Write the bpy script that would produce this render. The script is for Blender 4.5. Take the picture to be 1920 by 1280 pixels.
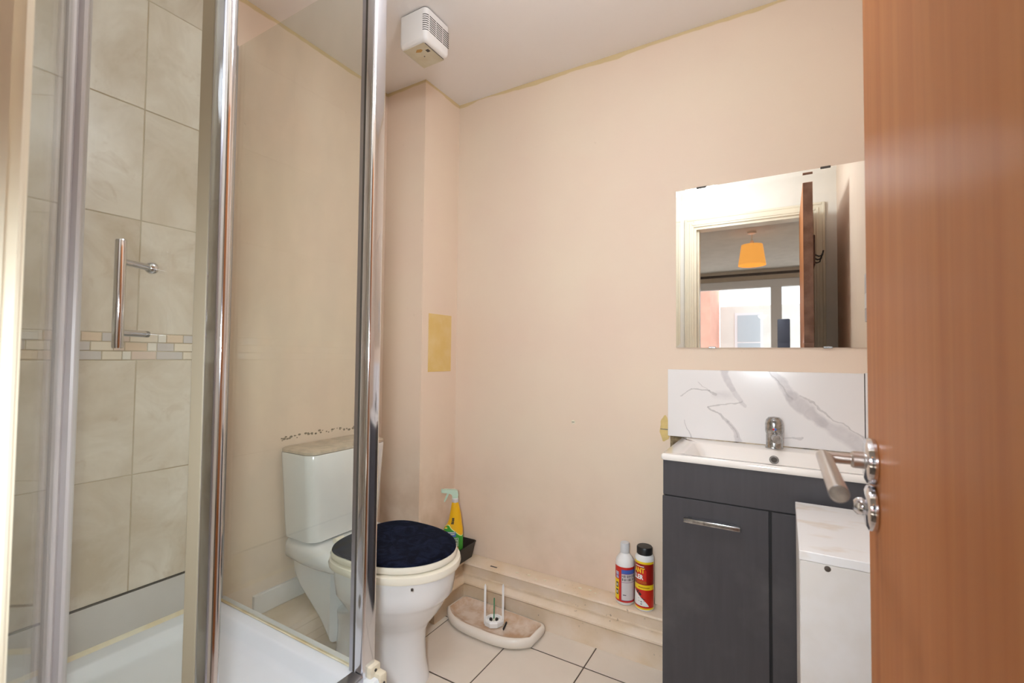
import bpy, bmesh, math, random
from mathutils import Vector, Matrix
random.seed(7)
for o in list(bpy.data.objects):
    bpy.data.objects.remove(o)
SC = bpy.context.scene
COL = SC.collection
PI = math.pi

# ------------------------------------------------------------------ camera
cam_d = bpy.data.cameras.new('view_camera')
cam = bpy.data.objects.new('view_camera', cam_d)
COL.objects.link(cam)
cam_d.sensor_width = 36.0
cam_d.lens = 865.6 / 1920 * 36.0
cam_d.clip_start = 0.02
yaw, pit, rol = [math.radians(a) for a in (-30.5, 1.7806, 0.592)]
F = Vector((math.sin(yaw)*math.cos(pit), math.cos(yaw)*math.cos(pit), math.sin(pit)))
R0 = Vector((math.cos(yaw), -math.sin(yaw), 0)); U0 = R0.cross(F)
RT = R0*math.cos(rol) + U0*math.sin(rol); UP = -R0*math.sin(rol) + U0*math.cos(rol)
mx = Matrix((RT, UP, -F)).transposed().to_4x4()
mx.translation = Vector((1.61, -1.80, 1.10))
cam.matrix_world = mx
cam_d.dof.use_dof = True
cam_d.dof.focus_distance = 1.75
cam_d.dof.aperture_fstop = 6.3
SC.camera = cam

# ------------------------------------------------------------------ world, lamps, exposure
W = bpy.data.worlds.new('sky'); SC.world = W; W.use_nodes = True
bg = W.node_tree.nodes['Background']
bg.inputs[0].default_value = (0.86, 0.93, 1.0, 1); bg.inputs[1].default_value = 2.2

def lamp(name, kind, loc, energy, color, target=None, **kw):
    d = bpy.data.lights.new(name, kind); d.energy = energy; d.color = color
    for k, v in kw.items(): setattr(d, k, v)
    o = bpy.data.objects.new(name, d); COL.objects.link(o); o.location = loc
    if target is not None:
        o.rotation_euler = (Vector(target)-Vector(loc)).to_track_quat('-Z', 'Y').to_euler()
    return o
# bathroom globe lamp under the ceiling, above and in front of the door wall (out of frame)
lamp('globe_lamp_light', 'POINT', (1.20, -1.08, 2.07), 17.2, (0.84, 0.92, 1.0), shadow_soft_size=0.09)
# the photographer's flash, low beside the lens
lamp('flash_light', 'SPOT', (1.49, -1.785, 1.13), 56.0, (0.86, 0.94, 1.0), (0.54, -0.20, 0.55), spot_size=math.radians(117), spot_blend=1.0, shadow_soft_size=0.05)
# sun falling through the bedroom window onto the bedroom floor
lamp('sun_light', 'SUN', (1.0, -9, 6), 32.0, (1.0, 0.97, 0.92), (1.0, -3.6, 0.0), angle=math.radians(6))

SC.view_settings.view_transform = 'Standard'
SC.view_settings.look = 'None'
SC.view_settings.exposure = 0.0
SC.view_settings.gamma = 1.0
SC.view_settings.use_curve_mapping = False

# ------------------------------------------------------------------ materials
def lin(c):
    return tuple((x/255/12.92 if x/255 <= 0.04045 else ((x/255+0.055)/1.055)**2.4) for x in c) + (1.0,)

class NT:
    def __init__(s, name):
        s.m = bpy.data.materials.new(name); s.m.use_nodes = True
        s.t = s.m.node_tree; s.b = s.t.nodes['Principled BSDF']; s.out = s.t.nodes['Material Output']
    def n(s, typ, **kw):
        nd = s.t.nodes.new(typ)
        for k, v in kw.items():
            if k.startswith('i_'): nd.inputs[k[2:].replace('_', ' ')].default_value = v
            else: setattr(nd, k, v)
        return nd
    def l(s, a, b): s.t.links.new(a, b)
    def math(s, op, a, b=None, c=None, clamp=False):
        nd = s.t.nodes.new('ShaderNodeMath'); nd.operation = op; nd.use_clamp = clamp
        for i, v in enumerate((a, b, c)):
            if v is None: continue
            if isinstance(v, (int, float)): nd.inputs[i].default_value = v
            else: s.l(v, nd.inputs[i])
        return nd.outputs[0]
    def pos(s, world=True):
        if world:
            return s.n('ShaderNodeNewGeometry').outputs['Position']
        return s.n('ShaderNodeTexCoord').outputs['Object']
    def noise(s, vec, scale, detail=4, rough=0.55, stretch=None, dist=0.0):
        nd = s.n('ShaderNodeTexNoise'); nd.inputs['Scale'].default_value = scale
        nd.inputs['Detail'].default_value = detail; nd.inputs['Roughness'].default_value = rough
        nd.inputs['Distortion'].default_value = dist
        if stretch:
            mp = s.n('ShaderNodeMapping'); mp.inputs['Scale'].default_value = stretch
            s.l(vec, mp.inputs['Vector']); vec = mp.outputs[0]
        s.l(vec, nd.inputs['Vector']); return nd.outputs['Fac']
    def ramp(s, fac, lo, hi):
        nd = s.n('ShaderNodeMapRange'); nd.clamp = True
        nd.inputs['From Min'].default_value = lo; nd.inputs['From Max'].default_value = hi
        s.l(fac, nd.inputs['Value']); return nd.outputs[0]
    def mix(s, fac, a, b):
        nd = s.n('ShaderNodeMix', data_type='RGBA')
        for sock, v in ((nd.inputs[0], fac), (nd.inputs[6], a), (nd.inputs[7], b)):
            if isinstance(v, (int, float)): sock.default_value = v
            elif isinstance(v, tuple): sock.default_value = v
            else: s.l(v, sock)
        return nd.outputs[2]
    def col(s, c):
        if isinstance(c, tuple): s.b.inputs['Base Color'].default_value = c
        else: s.l(c, s.b.inputs['Base Color'])
    def bump(s, h, strength, dist=0.002):
        nd = s.n('ShaderNodeBump'); nd.inputs['Strength'].default_value = strength; nd.inputs['Distance'].default_value = dist
        s.l(h, nd.inputs['Height']); s.l(nd.outputs[0], s.b.inputs['Normal'])
    def set(s, rough=None, metal=None, spec=None, coat=None, sheen=None):
        if rough is not None: s.b.inputs['Roughness'].default_value = rough
        if metal is not None: s.b.inputs['Metallic'].default_value = metal
        if spec is not None: s.b.inputs['Specular IOR Level'].default_value = spec
        if coat is not None: s.b.inputs['Coat Weight'].default_value = coat; s.b.inputs['Coat Roughness'].default_value = 0.08
        if sheen is not None: s.b.inputs['Sheen Weight'].default_value = sheen
        return s

def plain(name, c, rough=0.5, metal=0.0, var=0.0, scale=8, c2=None, bump=0.0, bscale=60, coat=None, spec=None):
    m = NT(name); m.set(rough, metal, spec, coat)
    if c2 is None: c2 = tuple(max(0, x*(1-var)) for x in c)
    if var or c2 != c:
        m.col(m.mix(m.ramp(m.noise(m.pos(), scale), 0.35, 0.65), lin(c), lin(c2)))
    else: m.col(lin(c))
    if bump: m.bump(m.noise(m.pos(), bscale, 3), bump)
    return m.m

def wall_paint(name, c, c2, c3, band=True, stain=None):
    m = NT(name); m.set(0.62, 0, 0.35); p = m.pos()
    v = m.mix(m.ramp(m.noise(p, 2.2, 3), 0.35, 0.68), lin(c), lin(c2))
    sp = m.ramp(m.noise(p, 26, 3), 0.73, 0.78)
    v = m.mix(m.math('MULTIPLY', sp, 0.30), v, lin(c3))
    sx = m.n('ShaderNodeSeparateXYZ'); m.l(p, sx.inputs[0])
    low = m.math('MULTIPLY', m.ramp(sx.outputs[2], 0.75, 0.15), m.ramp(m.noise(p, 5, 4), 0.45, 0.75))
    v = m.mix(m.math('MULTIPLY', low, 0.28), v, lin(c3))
    if band:   # strip by the ceiling that was never painted over
        wob = m.math('MULTIPLY', m.math('SUBTRACT', m.noise(p, 4, 3), 0.5), 0.05)
        b = m.ramp(m.math('ADD', sx.outputs[2], wob), 2.317, 2.321)
        v = m.mix(b, v, lin((214, 190, 146)))
    if stain:
        sn = m.math('MULTIPLY', m.ramp(sx.outputs[2], stain, 0.2), m.ramp(m.noise(p, 9, 4), 0.38, 0.62))
        v = m.mix(m.math('MULTIPLY', sn, 0.45), v, lin((182, 150, 108)))
    m.col(v); m.bump(m.noise(p, 70, 4), 0.12, 0.002)
    return m.m

WALL = wall_paint('peach_wall_paint', (232, 212, 190), (230, 206, 186), (176, 150, 122))
WALLC = wall_paint('peach_column_paint', (232, 212, 190), (230, 206, 186), (176, 150, 122), stain=0.75)
WALLN = plain('cream_door_wall_paint', (240, 234, 222), 0.6, var=0.02)
CEIL = plain('white_ceiling_paint', (244, 238, 235), 0.7, var=0.0, scale=2, c2=(243, 235, 230), bump=0.05)
ROOMW = plain('bedroom_wall_paint', (214, 202, 188), 0.6, var=0.03)
ROOMC = plain('bedroom_ceiling_paint', (205, 203, 200), 0.7, var=0.04)
ROOMF = plain('bedroom_carpet', (150, 138, 124), 0.9, var=0.1, scale=80)
CREAMGLOSS = plain('cream_gloss_paint', (238, 229, 205), 0.28, var=0.03)
BOXING = None
def boxing_mat():
    m = NT('scuffed_boxing_paint'); m.set(0.45); p = m.pos()
    v = m.mix(m.ramp(m.noise(p, 9, 5), 0.4, 0.68), lin((233, 214, 194)), lin((224, 200, 170)))
    sp = m.ramp(m.noise(p, 70, 4), 0.64, 0.72)
    gate = m.ramp(m.noise(p, 9, 2), 0.46, 0.6)
    v = m.mix(m.math('MULTIPLY', m.math('MULTIPLY', sp, gate), 0.7), v, lin((120, 100, 80)))
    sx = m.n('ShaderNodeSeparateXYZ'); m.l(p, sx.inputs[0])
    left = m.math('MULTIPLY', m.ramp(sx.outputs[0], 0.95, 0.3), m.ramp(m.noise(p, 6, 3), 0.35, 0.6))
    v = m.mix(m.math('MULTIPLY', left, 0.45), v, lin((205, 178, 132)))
    for zz, ww in ((0.1165, .004), (0.084, .003), (0.1575, .003)):
        dd = m.math('SUBTRACT', 1.0, m.math('DIVIDE', m.math('ABSOLUTE', m.math('SUBTRACT', sx.outputs[2], zz)), ww), clamp=True)
        v = m.mix(m.math('MULTIPLY', dd, m.math('MULTIPLY', m.ramp(m.noise(p, 14, 3), 0.3, 0.6), 0.45)), v, lin((170, 140, 100)))
    m.col(v); m.bump(m.noise(p, 45, 5), 0.2, 0.003); return m.m
BOXING = boxing_mat()
def stone_tile(name, c, c2, rough=0.32, sc=7.0):
    m = NT(name); m.set(rough); p = m.pos()
    oi = m.n('ShaderNodeObjectInfo').outputs['Random']
    off = m.n('ShaderNodeVectorMath', operation='ADD'); m.l(p, off.inputs[0])
    cx = m.n('ShaderNodeCombineXYZ'); m.l(m.math('MULTIPLY', oi, 37.0), cx.inputs[0]); m.l(m.math('MULTIPLY', oi, 11.0), cx.inputs[2])
    m.l(cx.outputs[0], off.inputs[1]); q = off.outputs[0]
    a = m.ramp(m.noise(q, sc, 6, 0.62, dist=0.8), 0.36, 0.68)
    v = m.mix(a, lin(c), lin(c2))
    b = m.ramp(m.noise(q, sc*2.3, 5, 0.6, dist=1.2), 0.58, 0.75)
    v = m.mix(m.math('MULTIPLY', b, 0.5), v, lin((186, 164, 136)))
    m.col(v); return m.m
TILE = stone_tile('beige_stone_tile', (226, 217, 203), (200, 185, 164), sc=5.0)
FTILE = plain('cream_floor_tile', (233, 220, 206), 0.28, var=0.03, scale=5)
GROUT = plain('pale_grout', (176, 158, 132), 0.8, c2=(196, 184, 164), scale=7)
FGROUT = plain('dark_floor_grout', (98, 86, 74), 0.85, var=0.2, scale=30)
MOS = [plain('mosaic_cream', (226, 214, 196), 0.25), plain('mosaic_sand', (222, 200, 176), 0.25),
       plain('mosaic_grey', (205, 198, 194), 0.22), plain('mosaic_white', (233, 227, 216), 0.22), plain('mosaic_pink', (220, 200, 186), 0.25)]
SEAL = plain('old_cream_sealant', (230, 222, 198), 0.5, var=0.0, c2=(214, 194, 152), scale=12)
CHROME = plain('polished_chrome', (225, 226, 232), 0.09, 1.0)
CHROMED = plain('scaled_chrome', (196, 196, 196), 0.22, 1.0, var=0.25, scale=90)
STEEL = plain('brushed_steel', (202, 194, 188), 0.3, 1.0)
ALU = plain('satin_aluminium', (186, 186, 194), 0.3, 1.0)
SEALS = plain('grey_plastic_seal', (210, 204, 203), 0.35)
PINKS = plain('pink_grey_plastic_hinge', (226, 210, 206), 0.4)
def glass_mat(name, tint, haze=0.0):
    m = NT(name); t = m.t; t.nodes.remove(m.b)
    tr = m.n('ShaderNodeBsdfTransparent'); tr.inputs[0].default_value = tint
    gl = m.n('ShaderNodeBsdfGlossy'); gl.inputs['Roughness'].default_value = 0.015
    ge = m.n('ShaderNodeNewGeometry'); dt = m.n('ShaderNodeVectorMath', operation='DOT_PRODUCT')
    m.l(ge.outputs['Normal'], dt.inputs[0]); m.l(ge.outputs['Incoming'], dt.inputs[1])
    k = m.math('POWER', m.math('SUBTRACT', 1.0, m.math('ABSOLUTE', dt.outputs['Value']), clamp=True), 5.0)
    fr = m.math('ADD', m.math('MULTIPLY', k, 0.96), 0.04)     # Schlick, same from both faces of the pane
    ms = m.n('ShaderNodeMixShader'); m.l(fr, ms.inputs[0]); m.l(tr.outputs[0], ms.inputs[1]); m.l(gl.outputs[0], ms.inputs[2])
    last = ms.outputs[0]
    if haze:   # limescale film
        df = m.n('ShaderNodeBsdfDiffuse'); df.inputs[0].default_value = lin((225, 220, 208))
        hz = m.math('MULTIPLY', m.ramp(m.noise(m.pos(), 6, 4, stretch=(1, 1, 0.5)), 0.3, 0.75), haze)
        m2 = m.n('ShaderNodeMixShader'); m.l(hz, m2.inputs[0]); m.l(last, m2.inputs[1]); m.l(df.outputs[0], m2.inputs[2]); last = m2.outputs[0]
    m.l(last, m.out.inputs[0]); return m.m
GLASS = glass_mat('shower_glass', (0.955, 0.972, 0.945, 1), 0.06)
GLASSD = glass_mat('door_glass', (0.955, 0.965, 0.94, 1), 0.03)
WGLASS = glass_mat('window_glass', (0.97, 0.98, 0.98, 1))
MIRROR = plain('silvered_mirror', (246, 246, 244), 0.012, 1.0)
CERAM = plain('white_ceramic', (237, 235, 235), 0.12, coat=0.4)
CERAMB = plain('basin_ceramic', (243, 236, 229), 0.10, coat=0.5)
ACRYL = plain('white_acrylic_tray', (232, 234, 238), 0.22, var=0.02, scale=5)
UPST = plain('grey_white_upstand', (206, 201, 196), 0.35, var=0.0, c2=(196, 190, 183), scale=7)
DUSTTOP = plain('dusty_cistern_top', (216, 198, 176), 0.5, var=0.12, scale=30)
CREAMSEAT = plain('cream_toilet_seat', (241, 233, 216), 0.2, coat=0.3)
def velvet():
    m = NT('navy_plush'); m.set(0.95, 0, 0.1, sheen=0.12); p = m.pos()
    m.b.inputs['Sheen Tint'].default_value = lin((70, 90, 130))
    v = m.mix(m.ramp(m.noise(p, 17, 5, 0.6, dist=1.5), 0.45, 0.72), lin((12, 14, 26)), lin((30, 36, 58)))
    m.col(v); m.bump(m.noise(p, 260, 3), 0.5, 0.003); return m.m
NAVY = velvet()
def wood():
    m = NT('orange_wood_veneer'); m.set(0.45, 0, 0.08); p = m.pos()
    g1 = m.noise(p, 1.0, 5, 0.6, stretch=(40, 40, 1.1), dist=0.3)
    g2 = m.noise(p, 1.0, 3, 0.7, stretch=(240, 240, 5.0))
    g3 = m.noise(p, 1.0, 2, 0.5, stretch=(9, 9, 0.5))
    v = m.mix(m.ramp(g1, 0.3, 0.7), lin((172, 106, 62)), lin((189, 127, 79)))
    v = m.mix(m.math('MULTIPLY', m.ramp(g2, 0.5, 0.7), 0.3), v, lin((136, 77, 45)))
    v = m.mix(m.math('MULTIPLY', m.ramp(g3, 0.4, 0.65), 0.35), v, lin((184, 122, 84)))
    m.col(v); return m.m
WOOD = wood()
WOODEDGE = plain('dark_door_edge', (112, 78, 62), 0.45, var=0.0, c2=(140, 108, 92), scale=14)
HOOKB = plain('dark_hook_rail', (70, 44, 34), 0.5)
ANTH = None
def anthracite():
    m = NT('anthracite_cabinet'); m.set(0.42, 0, 0.4); p = m.pos()
    g = m.noise(p, 1.0, 4, 0.6, stretch=(60, 60, 5))
    v = m.mix(m.ramp(g, 0.3, 0.75), lin((66, 63, 66)), lin((72, 69, 72)))
    w = m.math('MULTIPLY', m.ramp(m.noise(p, 7, 4), 0.45, 0.65), 0.35)
    sx = m.n('ShaderNodeSeparateXYZ'); m.l(p, sx.inputs[0])
    w = m.math('MULTIPLY', w, m.math('MULTIPLY', m.ramp(sx.outputs[2], 0.6, 0.5), m.ramp(sx.outputs[2], 0.15, 0.3)))
    v = m.mix(w, v, lin((96, 92, 92))); m.col(v); return m.m
ANTH = anthracite()
BLACKGAP = plain('gap_shade_black', (22, 21, 22), 0.7)
def marble():
    m = NT('white_veined_marble'); m.set(0.18, coat=0.15); p = m.pos()
    nz = m.n('ShaderNodeTexNoise'); nz.inputs['Scale'].default_value = 9; nz.inputs['Detail'].default_value = 5; m.l(p, nz.inputs['Vector'])
    sb = m.n('ShaderNodeVectorMath', operation='SUBTRACT'); m.l(nz.outputs['Color'], sb.inputs[0]); sb.inputs[1].default_value = (0.5, 0.5, 0.5)
    sc = m.n('ShaderNodeVectorMath', operation='SCALE'); m.l(sb.outputs[0], sc.inputs[0]); sc.inputs['Scale'].default_value = 0.075
    ad = m.n('ShaderNodeVectorMath', operation='ADD'); m.l(p, ad.inputs[0]); m.l(sc.outputs[0], ad.inputs[1])
    sx = m.n('ShaderNodeSeparateXYZ'); m.l(ad.outputs[0], sx.inputs[0]); X, Z = sx.outputs[0], sx.outputs[2]
    tex = m.ramp(m.noise(p, 22, 5, 0.65, dist=1.0), 0.25, 0.7)
    acc = lin((236, 231, 229))
    def vein(x0, z0, x1, z1, w0, w1, amt, c, soft=0.5):
        nonlocal acc
        dx, dz = x1-x0, z1-z0; L2 = dx*dx+dz*dz
        t = m.math('DIVIDE', m.math('ADD', m.math('MULTIPLY', m.math('SUBTRACT', X, x0), dx), m.math('MULTIPLY', m.math('SUBTRACT', Z, z0), dz)), L2, clamp=True)
        ex = m.math('SUBTRACT', X, m.math('ADD', m.math('MULTIPLY', t, dx), x0)); ez = m.math('SUBTRACT', Z, m.math('ADD', m.math('MULTIPLY', t, dz), z0))
        d = m.math('SQRT', m.math('ADD', m.math('MULTIPLY', ex, ex), m.math('MULTIPLY', ez, ez)))
        w = m.math('ADD', m.math('MULTIPLY', t, w1-w0), w0)
        k = m.math('DIVIDE', m.math('SUBTRACT', w, d), m.math('MULTIPLY', w, soft), clamp=True)
        k = m.math('MULTIPLY', k, m.math('MULTIPLY', m.math('ADD', m.math('MULTIPLY', tex, 0.5), 0.5), amt))
        acc = m.mix(k, acc, lin(c))
    g = (196, 189, 190); dk = (176, 169, 168)
    vein(1.545, 1.08, 1.64, 0.98, .018, .020, .75, g, .35); vein(1.64, .98, 1.715, .90, .020, .024, .75, g, .35); vein(1.715, .90, 1.84, .815, .026, .030, .65, g, .5)
    vein(1.545, 1.06, 1.645, .972, .003, .003, .7, dk); vein(1.66, .985, 1.83, .845, .003, .002, .6, dk)
    vein(1.425, 1.09, 1.455, 1.00, .020, .014, .8, g, .35); vein(1.455, 1.00, 1.485, .935, .014, .008, .6, g, .4)
    vein(1.44, .975, 1.395, .965, .026, .018, .45, g, .9); vein(1.395, .965, 1.375, .985, .006, .004, .7, dk)
    vein(1.375, .985, 1.315, .985, .004, .003, .7, dk); vein(1.315, .985, 1.27, .955, .003, .003, .7, dk)
    vein(1.375, .985, 1.35, 1.01, .002, .002, .5, dk); vein(1.48, .955, 1.385, .92, .003, .003, .6, dk)
    vein(1.385, .92, 1.44, .87, .003, .005, .7, dk); vein(1.44, .87, 1.475, .81, .007, .010, .8, g, .4); vein(1.44, .87, 1.47, .82, .002, .002, .7, dk)
    vein(1.29, .87, 1.315, .81, .002, .002, .6, dk); vein(1.66, .835, 1.60, .83, .003, .002, .6, dk); vein(1.60, .83, 1.585, .815, .002, .003, .6, dk)
    m.col(acc); return m.m
MARBLE = marble()
WHITEB = plain('white_laminate', (230, 226, 224), 0.4, var=0.0, c2=(222, 216, 210), scale=9)
FANP = plain('white_fan_plastic', (230, 225, 221), 0.4)
FANB = plain('yellowed_fan_base', (216, 208, 186), 0.5, var=0.0, c2=(206, 194, 166), scale=20)
DARK = plain('dark_slot', (72, 66, 60), 0.6)
BROWN = plain('brown_mark', (196, 152, 86), 0.6)
YPATCH = plain('bare_yellow_patch', (222, 188, 116), 0.6, var=0.0, c2=(226, 196, 136), scale=14)
YEL = plain('yellow_bottle_plastic', (236, 180, 22), 0.3)
GRN = plain('green_label', (58, 150, 46), 0.35)
LGRN = plain('pale_green_trigger', (196, 220, 200), 0.3)
WHT = plain('white_plastic', (240, 238, 236), 0.3)
GRYC = plain('grey_white_cap', (214, 214, 216), 0.35)
RED = plain('red_label', (206, 40, 24), 0.35)
DRED = plain('dark_red_label', (150, 26, 20), 0.35)
LBLU = plain('blue_label', (66, 98, 180), 0.35)
LYEL = plain('yellow_label', (244, 208, 30), 0.35)
LGRY = plain('pale_grey_label', (214, 206, 206), 0.4)
LMAG = plain('maroon_label_edge', (128, 60, 120), 0.4)
BLK = plain('black_plastic', (26, 25, 26), 0.4)
INK = plain('black_print', (34, 32, 38), 0.5)
ORG = plain('orange_print', (226, 96, 40), 0.5)
GOLD = plain('gold_print', (176, 110, 30), 0.5)
LIDC = None
def rusty():
    m = NT('rust_stained_ceramic'); m.set(0.22); p = m.pos()
    a = m.ramp(m.noise(p, 13, 5), 0.42, 0.64)
    m.col(m.mix(m.math('MULTIPLY', a, 0.8), lin((222, 204, 188)), lin((188, 148, 112)))); return m.m
LIDC = rusty()
LIDW = plain('lid_ceramic', (234, 224, 212), 0.2)
GREENW = plain('green_wire', (36, 140, 96), 0.4)
SCREWM = plain('dull_screw', (120, 112, 104), 0.4, 0.8)
MOULD = plain('black_mould', (150, 130, 106), 0.8, var=0.25, scale=120)
BARE = plain('bare_plaster', (150, 132, 100), 0.9, var=0.0, c2=(96, 80, 58), scale=60)
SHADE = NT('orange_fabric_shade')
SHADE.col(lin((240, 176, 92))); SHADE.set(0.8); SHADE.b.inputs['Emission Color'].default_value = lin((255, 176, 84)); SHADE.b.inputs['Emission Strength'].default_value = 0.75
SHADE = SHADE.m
PVC = plain('white_window_frame', (222, 222, 226), 0.35)
RAIL = plain('dark_curtain_rail', (70, 60, 56), 0.5)
BRICK = plain('salmon_brick', (228, 166, 146), 0.8, var=0.06, scale=3)
PALEW = plain('pale_render', (226, 224, 218), 0.8, var=0.04, scale=2)
DGLASS = plain('far_window_glass', (176, 186, 194), 0.3)
GROUND = plain('asphalt', (140, 138, 134), 0.9, var=0.1)
CAMB = plain('camera_body', (92, 102, 122), 0.45)

# ------------------------------------------------------------------ mesh helpers
class MB:
    """collects shapes and links them as one mesh object"""
    def __init__(s): s.v = []; s.f = []; s.fm = []; s.mi = 0
    def add(s, vs, fs):
        b = len(s.v); s.v += [tuple(x) for x in vs]
        for f in fs: s.f.append([i+b for i in f]); s.fm.append(s.mi)
        return s
    def m(s, i): s.mi = i; return s
    def bmh(s, bm):
        bm.verts.index_update()
        s.add([v.co[:] for v in bm.verts], [[v.index for v in f.verts] for f in bm.faces]); bm.free(); return s
    def box(s, x0, x1, y0, y1, z0, z1, bev=0.0, seg=2):
        bm = bmesh.new(); bmesh.ops.create_cube(bm, size=1)
        for v in bm.verts:
            v.co = Vector(((x0+x1)/2+v.co.x*(x1-x0), (y0+y1)/2+v.co.y*(y1-y0), (z0+z1)/2+v.co.z*(z1-z0)))
        if bev: bmesh.ops.bevel(bm, geom=list(bm.edges), offset=bev, segments=seg, affect='EDGES', profile=0.5)
        return s.bmh(bm)
    def loft(s, rings, cap0=True, cap1=True):
        n = len(rings[0]); vs = [p for r in rings for p in r]; fs = []
        for k in range(len(rings)-1):
            for i in range(n):
                j = (i+1) % n; fs.append([k*n+i, k*n+j, (k+1)*n+j, (k+1)*n+i])
        if cap0: fs.append(list(range(n))[::-1])
        if cap1: fs.append([(len(rings)-1)*n+i for i in range(n)])
        return s.add(vs, fs)
    def tube(s, path, r, n=16, rads=None, cap=True):
        path = [Vector(p) for p in path]; rings = []; up = None
        for i, p in enumerate(path):
            a = path[max(i-1, 0)]; b = path[min(i+1, len(path)-1)]; d = (b-a).normalized()
            if up is None:
                up = Vector((0, 0, 1)) if abs(d.z) < 0.9 else Vector((1, 0, 0))
            u = (up - d*up.dot(d)).normalized(); up = u; w = d.cross(u); rr = rads[i] if rads else r
            rings.append([p+u*(rr*math.cos(2*PI*k/n))+w*(rr*math.sin(2*PI*k/n)) for k in range(n)])
        return s.loft(rings, cap, cap)
    def lathe(s, prof, c=(0, 0, 0), n=28, axis='z'):
        rings = []
        for r, z in prof:
            ring = []
            for k in range(n):
                a = 2*PI*k/n; p = (r*math.cos(a), r*math.sin(a), z)
                if axis == 'x': p = (z, r*math.cos(a), r*math.sin(a))
                if axis == 'y': p = (r*math.sin(a), z, r*math.cos(a))
                ring.append((p[0]+c[0], p[1]+c[1], p[2]+c[2]))
            rings.append(ring)
        return s.loft(rings)
    def prism(s, poly, axis, a, b):
        """poly of 2-D points swept along an axis from a to b"""
        def P(p, t): return {'x': (t, p[0], p[1]), 'y': (p[0], t, p[1]), 'z': (p[0], p[1], t)}[axis]
        return s.loft([[P(p, a) for p in poly], [P(p, b) for p in poly]])
    def sphere(s, c, r, sx=1, sy=1, sz=1, u=18, v=12):
        bm = bmesh.new(); bmesh.ops.create_uvsphere(bm, u_segments=u, v_segments=v, radius=r)
        for q in bm.verts: q.co = Vector((c[0]+q.co.x*sx, c[1]+q.co.y*sy, c[2]+q.co.z*sz))
        return s.bmh(bm)
    def xf(s, M):
        s.v = [tuple(M @ Vector(p)) for p in s.v]; return s
    def build(s, name, mats, parent=None, smooth=35, origin=None):
        if not isinstance(mats, (list, tuple)): mats = [mats]
        o3 = Vector(origin) if origin is not None else (Vector(parent.get('_o', (0, 0, 0))) if parent else Vector((0, 0, 0)))
        me = bpy.data.meshes.new(name)
        me.from_pydata([tuple(Vector(p)-o3) for p in s.v], [], s.f)
        bm = bmesh.new(); bm.from_mesh(me); bmesh.ops.recalc_face_normals(bm, faces=bm.faces); bm.to_mesh(me); bm.free()
        for m_ in mats: me.materials.append(m_)
        for p, i in zip(me.polygons, s.fm): p.material_index = i
        if smooth:
            me.polygons.foreach_set('use_smooth', [True]*len(me.polygons)); me.set_sharp_from_angle(angle=math.radians(smooth))
        o = bpy.data.objects.new(name, me); COL.objects.link(o)
        if parent:
            o.parent = parent
            if origin is not None: o.location = o3 - Vector(parent.get('_o', (0, 0, 0))); o['_o'] = tuple(o3)
            else: o['_o'] = tuple(o3)
        else:
            o.location = o3; o['_o'] = tuple(o3)
        return o

def tag(o, label=None, cat=None, group=None, kind=None):
    for k, v in (('label', label), ('category', cat), ('group', group), ('kind', kind)):
        if v: o[k] = v
    return o
def thing(name, loc, label, cat, group=None):
    o = bpy.data.objects.new(name, None); COL.objects.link(o); o.location = loc; o['_o'] = tuple(loc)
    o.empty_display_size = 0.05
    return tag(o, label, cat, group)
def struct(name, mb, m, label=None, smooth=35):
    o = mb.build(name, m, None, smooth); return tag(o, label, None, None, 'structure')
def rrect(cx, cy, hx, hy, r, z, n=5):
    pts = []
    for qx, qy, a0 in ((1, 1, 0), (-1, 1, 90), (-1, -1, 180), (1, -1, 270)):
        for k in range(n+1):
            a = math.radians(a0+90*k/n)
            pts.append((cx+qx*(hx-r)+r*math.cos(a), cy+qy*(hy-r)+r*math.sin(a), z))
    return pts

H = 2.335
RX = 1.90      # right wall
YF = -1.692     # inner face of the door wall

# ================================================================== SETTING
wl = struct('wall_left', MB().box(-0.12, -0.002, YF-0.1, 0.12, 0, H), WALL, 'peach painted left wall behind the toilet, stone tiled in the shower')
wb = struct('wall_back', MB().box(-0.002, RX+0.12, 0.0, 0.12, 0, H), WALL, 'plain peach painted back wall with mirror and splashback')
wr = struct('wall_right', MB().box(RX, RX+0.12, YF-0.1, 0.0, 0, H), WALL, 'peach painted right wall behind the open door')
# column in the corner
wc = struct('wall_corner', MB().box(-0.002, 0.235, -0.25, 0.0, 0.176, H), WALLC, 'boxed in square pipe column in the corner of the peach walls')
MB().box(0.235, 0.2368, -0.207, -0.043, 1.024, 1.288, 0.0005, 1).build('bare_patch', YPATCH, wc)
# screw heads, wall marks
for (x, z) in ((0.851, 0.827),):
    MB().lathe([(0.0085, 0.0), (0.0085, -0.002), (0.006, -0.003)], (x, 0.0, z), 14, 'y').build('screw_plug', CREAMGLOSS, wb)
    MB().box(x-0.006, x+0.006, -0.0036, -0.003, z-0.001, z+0.0012).build('screw_slot', SCREWM, wb)
pm = MB()
random.seed(3)
ring = [(1.222+0.018*math.cos(2*PI*k/22)*(1+0.12*math.sin(1.7*k)), 0.832+0.048*math.sin(2*PI*k/22)*(1+0.08*math.sin(1.3*k+1))) for k in range(22)]
pm.prism(ring, 'y', -0.0012, 0.001); pm.build('bare_patch', plain('yellow_plaster_patch', (222, 194, 128), 0.7, var=0.06, scale=40), wb)
MB().box(1.206, 1.236, -0.0022, -0.001, 0.8285, 0.8315).build('wall_crack', SCREWM, wb)
MB().box(1.242, 1.30, -0.0018, 0.0, 0.765, 0.825).build('bare_patch', BARE, wb)

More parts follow.
